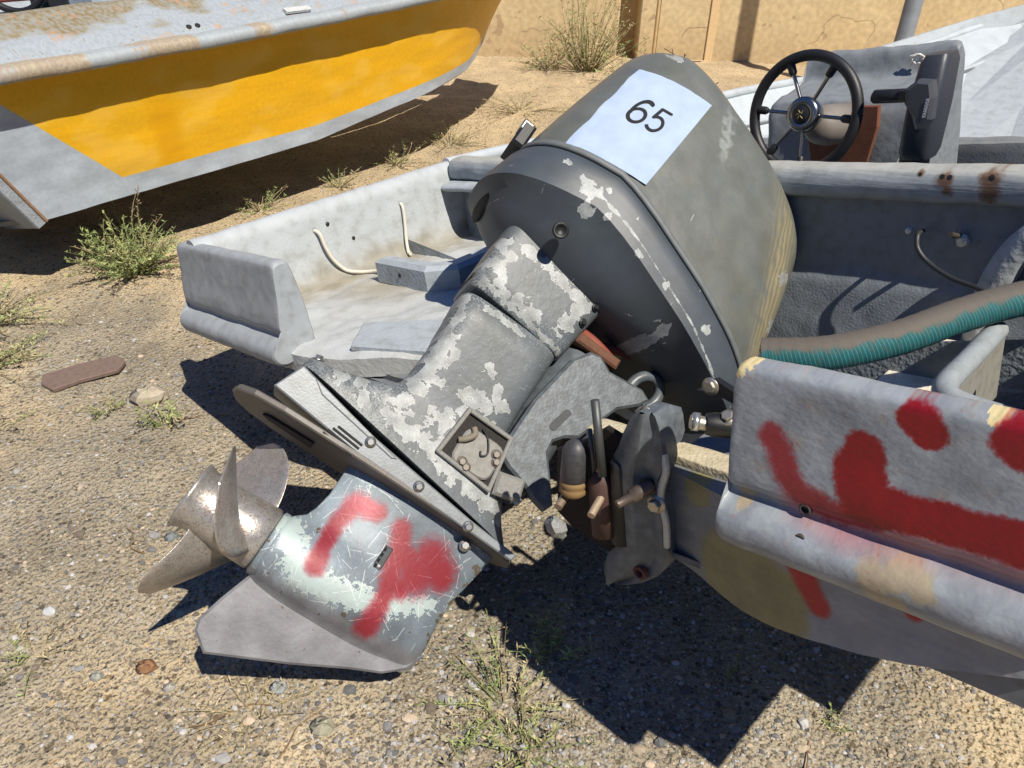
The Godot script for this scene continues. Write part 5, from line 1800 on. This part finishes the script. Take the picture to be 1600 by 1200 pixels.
	# dry sticks
	var sticks := [[-0.55, -0.93, 0.16, 0.35, "thin dry twig lying below the skeg's shadow"], [-0.98, -1.95, 0.2, 0.1, "thin dry twig left of the stern's shadow"], [-0.40, -0.90, 0.14, 1.0, "pale dry stalk in front of the skeg"], [0.62, -0.90, 0.22, 0.9, "long bent twig on the gravel right of the big shadow"], [-0.95, -1.40, 0.12, 2.3, "small dark twig left of the propeller"]]
	for e in sticks:
		st = begin()
		var pts := []
		for k in 5:
			pts.append(Vector3((k / 4.0 - 0.5) * e[2], 0.004 + 0.004 * sin(k * 2.0), 0.012 * sin(k * 1.7 + e[3])))
		tube(st, spline(pts, 3), [0.0016, 0.0016, 0.0015, 0.0015, 0.0014, 0.0014, 0.0013, 0.0012, 0.0012, 0.0011, 0.001, 0.0009, 0.0008], 5)
		var s := part("dry_twig", done(st), mat(rgb(128, 100, 66), 0.9, 0, "fine"), self)
		s.transform = Transform3D(Basis(Vector3.UP, e[3]), Vector3(e[0], ground_h(e[0], e[1]), e[1]))
		tag(s, e[4], "twig")

func clamp_and_steering() -> void:
	# the clamp bracket that bolts the motor to the transom stays with the boat's frame
	var o := thing("clamp_bracket", "grey cast metal clamp bracket bolted over the skiff's transom, with chipped paint", "bracket", boat_xf)
	var gm := mat(rgb(98, 105, 110), 0.42, 0.05, "mottle", "grain", 0.10, 0.3)
	var raw := mat(rgb(196, 198, 196), 0.45, 0.55, "grime", "pits", 1.0, 0.04)
	var steel := mat(rgb(186, 180, 166), 0.4, 0.8, "fine", "", 1, 0.03)
	var black := mat(rgb(26, 27, 29), 0.45, 0.0, "fine")
	var st := begin()
	var rows := [[0.080, 1.520, 1.530, 1.546], [0.076, 1.514, 1.528, 1.551], [0.060, 1.500, 1.522, 1.557], [0.030, 1.484, 1.513, 1.561], [0.0, 1.471, 1.503, 1.563], [-0.02, 1.459, 1.497, 1.558], [-0.035, 1.464, 1.494, 1.550], [-0.069, 1.461, 1.491, 1.546], [-0.105, 1.459, 1.489, 1.556], [-0.15, 1.457, 1.488, 1.553], [-0.195, 1.455, 1.487, 1.556], [-0.215, 1.440, 1.480, 1.545], [-0.235, 1.425, 1.468, 1.530], [-0.255, 1.418, 1.452, 1.508], [-0.275, 1.416, 1.438, 1.475], [-0.288, 1.420, 1.430, 1.450]]
	var rings := []
	for r in rows:
		var ring := PackedVector3Array()
		var boss: float = 0.012 * exp(-pow((r[0] - 0.005) / 0.03, 2.0)) - 0.008 * exp(-pow((r[0] + 0.055) / 0.025, 2.0))
		for q in [[0.0, -0.030], [0.0, -0.006], [0.03, 0.002], [0.25, 0.008], [0.5, 0.015], [0.62, 0.013], [0.70, 0.004], [0.80, -0.002 + boss], [0.90, 0.002 + boss], [0.97, 0.004], [1.0, -0.004], [1.0, -0.030]]:
			var x: float = lerpf(r[1], r[2], q[0] / 0.5) if q[0] < 0.5 else lerpf(r[2], r[3], (q[0] - 0.5) / 0.5)
			ring.append(Vector3(x, r[0], -0.056 + q[1]))
		rings.append(ring)
	var bands := [[0, 1], [1, 3], [3, 5], [5, 7], [7, 9], [9, 10], [10, 11]]
	for k in bands.size():
		var strip := []
		for ring in rings:
			strip.append(ring.slice(bands[k][0], bands[k][1] + 1))
		loft(st, strip, null, false, false, 10 + k, false)
	prism(st, [Vector2(0.046, 0.076), Vector2(0.0, 0.074), Vector2(-0.026, 0.058), Vector2(-0.030, 0.02), Vector2(-0.015, 0.0), Vector2(0.03, 0.0)], Vector3(1.532, 0, -0.10), Vector3.BACK, Vector3.UP, -0.022, 0.022, 0.009)
	var plate := part("clamp_plate", done(st), gm, o)
	st = begin()
	loft(st, tube_rings(spline([Vector3(1.557, 0.012, -0.058), Vector3(1.562, -0.015, -0.055), Vector3(1.553, -0.045, -0.055), Vector3(1.549, -0.075, -0.055), Vector3(1.557, -0.11, -0.055), Vector3(1.555, -0.16, -0.057)], 8), 0.0062, 8))
	part("bare_edge", done(st), raw, plate)
	for q in [Vector3(1.545, -0.078, -0.05), Vector3(1.518, 0.062, -0.07)]:
		st = begin()
		hexbolt(st, q, Vector3(0.1, 0.1, 1), 0.0105, 0.014)
		part("clamp_bolt", done(st), steel, plate)
	st = begin()
	tube(st, [Vector3(1.530, -0.052, -0.055), Vector3(1.520, -0.058, -0.020), Vector3(1.519, -0.0585, -0.019), Vector3(1.510, -0.063, 0.004)], [0.012, 0.012, 0.0075, 0.007], 14)
	part("clamp_stud", done(st), mat(rgb(104, 92, 82), 0.5, 0.5, "fine"), plate)
	st = begin()
	lathe(st, [Vector2(0.013, -0.01), Vector2(0.013, 0.004), Vector2(0.008, 0.005), Vector2(0.007, -0.004), Vector2(0.001, -0.005)], Vector3(1.503, -0.232, -0.05), Vector3(0, 0, 1), 18)
	part("foot_hole", done(st), mat(rgb(92, 52, 40), 0.8, 0, "fine"), plate)
	# rusty web, darkened to stand for the shade of the hollow, and trim gear
	st = begin()
	prism(st, [Vector2(1.318, -0.060), Vector2(1.384, -0.022), Vector2(1.437, 0.018), Vector2(1.478, 0.006), Vector2(1.466, -0.195), Vector2(1.424, -0.240), Vector2(1.39, -0.235), Vector2(1.336, -0.222), Vector2(1.300, -0.200)], Vector3(0, 0, -0.07), Vector3.RIGHT, Vector3.UP, -0.012, 0.0, 0.003)
	part("rusted_shade_web", done(st), mat(rgb(70, 62, 58), 0.85, 0, "rust", "grain", 0.8, 0.16), o)
	var dn := Vector3(-0.10, -1, 0.12)
	st = begin()
	lathe(st, [Vector2(0.004, -0.012), Vector2(0.010, -0.010), Vector2(0.018, -0.002), Vector2(0.0225, 0.010), Vector2(0.0235, 0.060), Vector2(0.020, 0.064), Vector2(0.001, 0.064)], Vector3(1.399, -0.012, -0.036), dn, 28)
	part("trim_motor", done(st), mat(rgb(66, 66, 69), 0.5, 0.1, "fine"), o)
	st = begin()
	lathe(st, [Vector2(0.021, 0.062), Vector2(0.0235, 0.066), Vector2(0.0235, 0.072), Vector2(0.0215, 0.075), Vector2(0.0235, 0.078), Vector2(0.0235, 0.086), Vector2(0.018, 0.092), Vector2(0.001, 0.092)], Vector3(1.399, -0.012, -0.036), dn, 28)
	part("motor_clamp", done(st), mat(rgb(132, 106, 70), 0.7, 0.2, "grime"), o)
	st = begin()
	lathe(st, [Vector2(0.001, 0), Vector2(0.0072, 0.001), Vector2(0.0072, 0.13), Vector2(0.001, 0.13)], Vector3(1.441, 0.080, -0.045), Vector3(0.10, -1, 0.1), 16)
	part("trim_rod", done(st), mat(rgb(78, 80, 80), 0.5, 0.5, ""), o)
	st = begin()
	lathe(st, [Vector2(0.001, 0), Vector2(0.004, 0.001), Vector2(0.004, 0.09), Vector2(0.001, 0.09)], Vector3(1.420, 0.02, -0.05), Vector3(0.10, -1, 0.1), 12)
	part("trim_rod", done(st), mat(rgb(78, 80, 80), 0.5, 0.5, ""), o)
	st = begin()
	lathe(st, [Vector2(0.001, 0), Vector2(0.014, 0.002), Vector2(0.021, 0.020), Vector2(0.021, 0.12), Vector2(0.001, 0.12)], Vector3(1.432, -0.055, -0.052), Vector3(0.06, -1, 0.1), 24)
	part("trim_cylinder", done(st), mat(rgb(72, 50, 44), 0.7, 0.1, "grime"), o)
	st = begin()
	lathe(st, [Vector2(0.001, 0), Vector2(0.016, 0.002), Vector2(0.018, 0.008), Vector2(0.018, 0.16), Vector2(0.001, 0.16)], Vector3(1.472, -0.025, -0.060), Vector3(-0.03, -1, 0.05), 24)
	part("trim_cylinder", done(st), mat(rgb(36, 36, 38), 0.5, 0.1, "fine"), o)
	st = begin()
	tube(st, [Vector3(1.371, -0.100, -0.05), Vector3(1.386, -0.112, 0.010)], [0.0078, 0.0072], 12)
	part("stop_pin", done(st), mat(rgb(146, 128, 112), 0.5, 0.5, "grime", "", 1, 0.03), o)
	st = begin()
	tube(st, [Vector3(1.440, -0.092, -0.05), Vector3(1.453, -0.106, 0.004)], [0.0072, 0.0068], 12)
	part("stop_pin", done(st), mat(rgb(170, 152, 130), 0.5, 0.4, "grime", "", 1, 0.03), o)
	var an := begin()
	var rk := rock_mesh(0.022, 7, 91).commit()
	an.append_from(rk, 0, Transform3D(Basis(Vector3.BACK, 0.4).scaled(Vector3(1.1, 0.9, 0.6)), Vector3(1.366, -0.166, 0.0)))
	part("corroded_anode", an, mat(rgb(150, 152, 150), 0.55, 0.5, "grime", "pits", 1.4, 0.05), o)
	# steering link behind the clamp
	var s := thing("steering_link", "black steering link arm with shiny bolts beside the clamp bracket", "steering link", boat_xf)
	st = begin()
	tube(st, [Vector3(1.552, 0.028, -0.14), Vector3(1.575, 0.020, -0.16)], 0.0115, 14)
	part("link_shaft", done(st), steel, s)
	st = begin()
	lathe(st, [Vector2(0.001, 0), Vector2(0.016, 0.001), Vector2(0.016, 0.012), Vector2(0.001, 0.012)], Vector3(1.552, 0.028, -0.142), Vector3(0.7, -0.2, -0.5), 6)
	part("link_nut", done(st), mat(rgb(206, 206, 202), 0.3, 0.85, ""), s)
	st = begin()
	loft(st, tube_rings([Vector3(1.570, 0.022, -0.155), Vector3(1.580, 0.020, -0.163), Vector3(1.610, 0.012, -0.185), Vector3(1.655, -0.004, -0.205), Vector3(1.685, -0.014, -0.22)], [0.017, 0.020, 0.019, 0.017, 0.018], 14))
	part("link_arm", done(st), black, s)
	st = begin()
	prism(st, [Vector2(1.545, 0.074), Vector2(1.565, 0.082), Vector2(1.640, 0.052), Vector2(1.675, 0.020), Vector2(1.668, 0.008), Vector2(1.63, 0.035), Vector2(1.56, 0.055)], Vector3(0, 0, -0.20), Vector3.RIGHT, Vector3.UP, -0.006, 0.006, 0.002)
	part("link_plate", done(st), black, s)
	st = begin()
	hexbolt(st, Vector3(1.600, 0.034, -0.170), Vector3(0.1, 0.8, 0.5), 0.0095, 0.010)
	part("link_bolt", done(st), steel, s)
	st = begin()
	hexbolt(st, Vector3(1.682, -0.020, -0.20), Vector3(0.1, 0.3, 0.8), 0.0095, 0.012)
	part("link_bolt", done(st), steel, s)
	st = begin()
	hexbolt(st, Vector3(1.556, 0.068, -0.193), Vector3(0, 0.1, 1), 0.010, 0.006)
	part("link_bolt", done(st), steel, s)
	st = begin()
	for k in 5:
		var x := 1.62 + 0.017 * k
		tube(st, spline([Vector3(x - 0.04, 0.06, -0.34), Vector3(x - 0.02, 0.04, -0.28), Vector3(x + 0.012 * sin(k * 2.0), -0.02, -0.28), Vector3(x + 0.02, -0.16, -0.30)], 5), 0.006, 8)
	for k in 6:
		var y := -0.17 - 0.012 * k
		tube(st, spline([Vector3(1.50 - 0.03 * k, y + 0.06, -0.62), Vector3(1.52 - 0.02 * k, y + 0.02, -0.52), Vector3(1.56, y - 0.03, -0.44), Vector3(1.66, y - 0.05 + 0.01 * k, -0.40)], 5), 0.009, 8)
	tag(part("control_cables", done(st), black, self), "black control cables dropping behind the steering link", "cables")
	get_node("control_cables").transform = boat_xf

# ------------------------------------------------------------------ weeds
func weed_mesh(seed_: int, stems: int, h: float, spread: float, leaf: float, leaf_n: int, dry: float, upright := 0.5) -> SurfaceTool:
	var g := RandomNumberGenerator.new()
	g.seed = seed_
	var st := begin()
	st.set_smooth_group(-1)
	for i in stems:
		var a := g.randf() * TAU
		var lean := pow(g.randf(), upright) * spread
		var hh := h * g.randf_range(0.45, 1.0) * (1.0 - 0.3 * lean / maxf(spread, 0.01))
		var p0 := Vector3(cos(a), 0, sin(a)) * g.randf() * spread * 0.25
		var dr := Vector3(cos(a) * lean, hh, sin(a) * lean)
		var pts := []
		var wv := Vector3(g.randf_range(-1, 1), 0, g.randf_range(-1, 1)) * h * 0.08
		for k in 6:
			var t := k / 5.0
			pts.append(p0 + dr * t + wv * sin(t * 3.0) + Vector3(0, -lean * 0.25 * t * t, 0))
		var d := g.randf() < dry
		var col := Color(0.30, 0.25, 0.14) if d else Color(0.155, 0.205, 0.068).lerp(Color(0.27, 0.28, 0.12), g.randf())
		col *= g.randf_range(0.8, 1.3)
		var w := 0.0013 + h * 0.0022
		for k in 5:
			var side: Vector3 = (pts[k + 1] - pts[k]).cross(Vector3(0.3, 0.2, 0.9)).normalized() * w * (1.0 - k * 0.15)
			var s2: Vector3 = (pts[k + 1] - pts[k]).cross(side).normalized() * w * (1.0 - k * 0.15)
			for e in [side, s2]:
				st.set_color(col)
				for q in [pts[k] - e, pts[k] + e, pts[k + 1] + e, pts[k] - e, pts[k + 1] + e, pts[k + 1] - e]:
					st.add_vertex(q)
		for n in leaf_n:
			var t := g.randf_range(0.12, 1.0)
			var k := mini(4, int(t * 5))
			var p: Vector3 = pts[k].lerp(pts[k + 1], t * 5 - k)
			var b := g.randf() * TAU
			var ld := (Vector3(cos(b), g.randf_range(0.1, 0.9), sin(b))).normalized() * leaf * g.randf_range(0.5, 1.2)
			var sd := ld.cross(Vector3(g.randf_range(-1, 1), 1, g.randf_range(-1, 1))).normalized() * leaf * 0.10
			st.set_color(col * g.randf_range(0.75, 1.45))
			for q in [p, p + ld * 0.5 + sd, p + ld, p, p + ld, p + ld * 0.5 - sd]:
				st.add_vertex(q)
	return done(st)

func plants() -> void:
	var gm := StandardMaterial3D.new()
	gm.vertex_color_use_as_albedo = true
	gm.roughness = 0.8
	gm.backlight_enabled = true
	gm.backlight = Color(0.22, 0.26, 0.08)
	gm.cull_mode = BaseMaterial3D.CULL_DISABLED
	var list := [
		[-1.63, -2.98, 130, 0.30, 0.24, 0.024, 26, 0.12, "big bushy green weed beside the yellow boat's stern corner"],
		[-1.58, -3.02, 7, 0.50, 0.14, 0.018, 26, 0.8, "tall thin seeding stalks rising from the bushy weed"],
		[-1.98, -2.50, 70, 0.20, 0.26, 0.024, 20, 0.3, "spreading yellow-green weed at the left edge of the ground"],
		[-1.80, -2.20, 46, 0.13, 0.22, 0.022, 18, 0.45, "low straggly weed in front of the left edge weed"],
		[0.0, -0.96, 42, 0.11, 0.19, 0.018, 16, 0.5, "low tangled weed growing beside the motor's skeg tip"],
		[0.04, -0.86, 34, 0.09, 0.15, 0.016, 16, 0.45, "low weed patch at the bottom edge left of the big shadow"],
		[0.10, -1.08, 12, 0.17, 0.09, 0.022, 18, 0.1, "thin green sprig rising beside the shadow's left edge"],
		[0.48, -1.06, 2, 0.13, 0.02, 0.014, 22, 0.0, "single upright sprig standing at the big shadow's inner corner"],
		[0.66, -0.93, 5, 0.07, 0.05, 0.014, 10, 0.2, "tiny sprig at the tip of the stern's shadow"],
		[0.62, -7.55, 90, 0.90, 0.46, 0.042, 20, 0.55, "tall pale green bush in front of the stucco wall"],
		[0.25, -7.6, 40, 0.42, 0.36, 0.045, 16, 0.75, "dry brown scrub at the wall beside the yellow bow"],
		[0.96, -6.9, 30, 0.50, 0.30, 0.045, 16, 0.35, "straggly weed in front of the tall wall bush"],
		[-1.06, -1.89, 14, 0.12, 0.08, 0.03, 8, 0.1, "small green grass tuft left of the stern's shadow"],
		[-1.28, -1.97, 20, 0.07, 0.08, 0.014, 14, 0.6, "small round dry weed near the pale stone"],
		[-1.55, -1.86, 10, 0.10, 0.10, 0.02, 10, 0.4, "thin sprawling weed at the left edge"],
		[-1.30, -3.72, 24, 0.20, 0.16, 0.022, 14, 0.5, "small weed on the sand behind the port stern wall"],
		[-0.98, -4.10, 18, 0.20, 0.13, 0.022, 14, 0.5, "small weed on the sand right of the yellow boat's shadow"],
		[-0.73, -4.55, 30, 0.22, 0.22, 0.022, 14, 0.6, "sparse weed clump behind the skiff's side wall"],
		[-0.45, -5.05, 40, 0.20, 0.36, 0.022, 12, 0.85, "flat dry weed mat on the open sand"],
		[0.00, -5.9, 34, 0.22, 0.40, 0.03, 12, 0.85, "flat dry weed mat nearer the wall"],
		[-1.75, -3.25, 16, 0.34, 0.14, 0.02, 14, 0.5, "wispy weed standing in the yellow boat's shadow"],
		[-0.50, -0.93, 20, 0.06, 0.14, 0.016, 6, 1.0, "dry grass wisps below the skeg's shadow"],
		[-1.02, -1.06, 18, 0.07, 0.10, 0.016, 10, 0.7, "small dry weed at the lower left edge"],
		[0.98, -6.4, 16, 0.25, 0.2, 0.03, 10, 0.6, "small weed on the sand behind the engine cover"],
	]
	for i in list.size():
		var e = list[i]
		var o := part("weed", weed_mesh(200 + i, e[2], e[3], e[4], e[5], e[6], e[7]), gm, self)
		o.position = Vector3(e[0], ground_h(e[0], e[1]) - 0.004, e[1])
		tag(o, e[8], "weed", "weeds growing in the sand")
	# dry litter lying on the sand, past counting
	var st := begin()
	st.set_smooth_group(-1)
	var g := RandomNumberGenerator.new()
	g.seed = 404
	for i in 1500:
		var d := 0.8 + pow(g.randf(), 0.8) * 6.8
		var a := g.randf_range(-0.6, 0.35)
		var p := Vector3(sin(a) * d * 1.1, 0, -cos(a) * d)
		if nz(p.x * 1.3 + 70.0, p.z * 1.3) < -0.05:
			continue
		p.y = ground_h(p.x, p.z) + 0.003
		var l := g.randf_range(0.008, 0.035) * (0.6 + d * 0.16)
		var b := g.randf() * TAU
		var q := p + Vector3(cos(b) * l, g.randf_range(0.0, l * 0.7), sin(b) * l)
		var s := Vector3(-sin(b), 0.4, cos(b)) * (0.0007 + d * 0.0003)
		var v := g.randf_range(0.6, 1.2)
		st.set_color((Color(0.20, 0.15, 0.09) if g.randf() < 0.6 else Color(0.17, 0.18, 0.08)) * v)
		for r in [p - s, p + s, q, p - s, q, q - s * 0.3]:
			st.add_vertex(r)
	var li := part("dry_litter", done(st), gm, self)
	li.set_meta("kind", "stuff")
	tag(li, "dry grass litter and dead stems scattered over the sand", "litter")
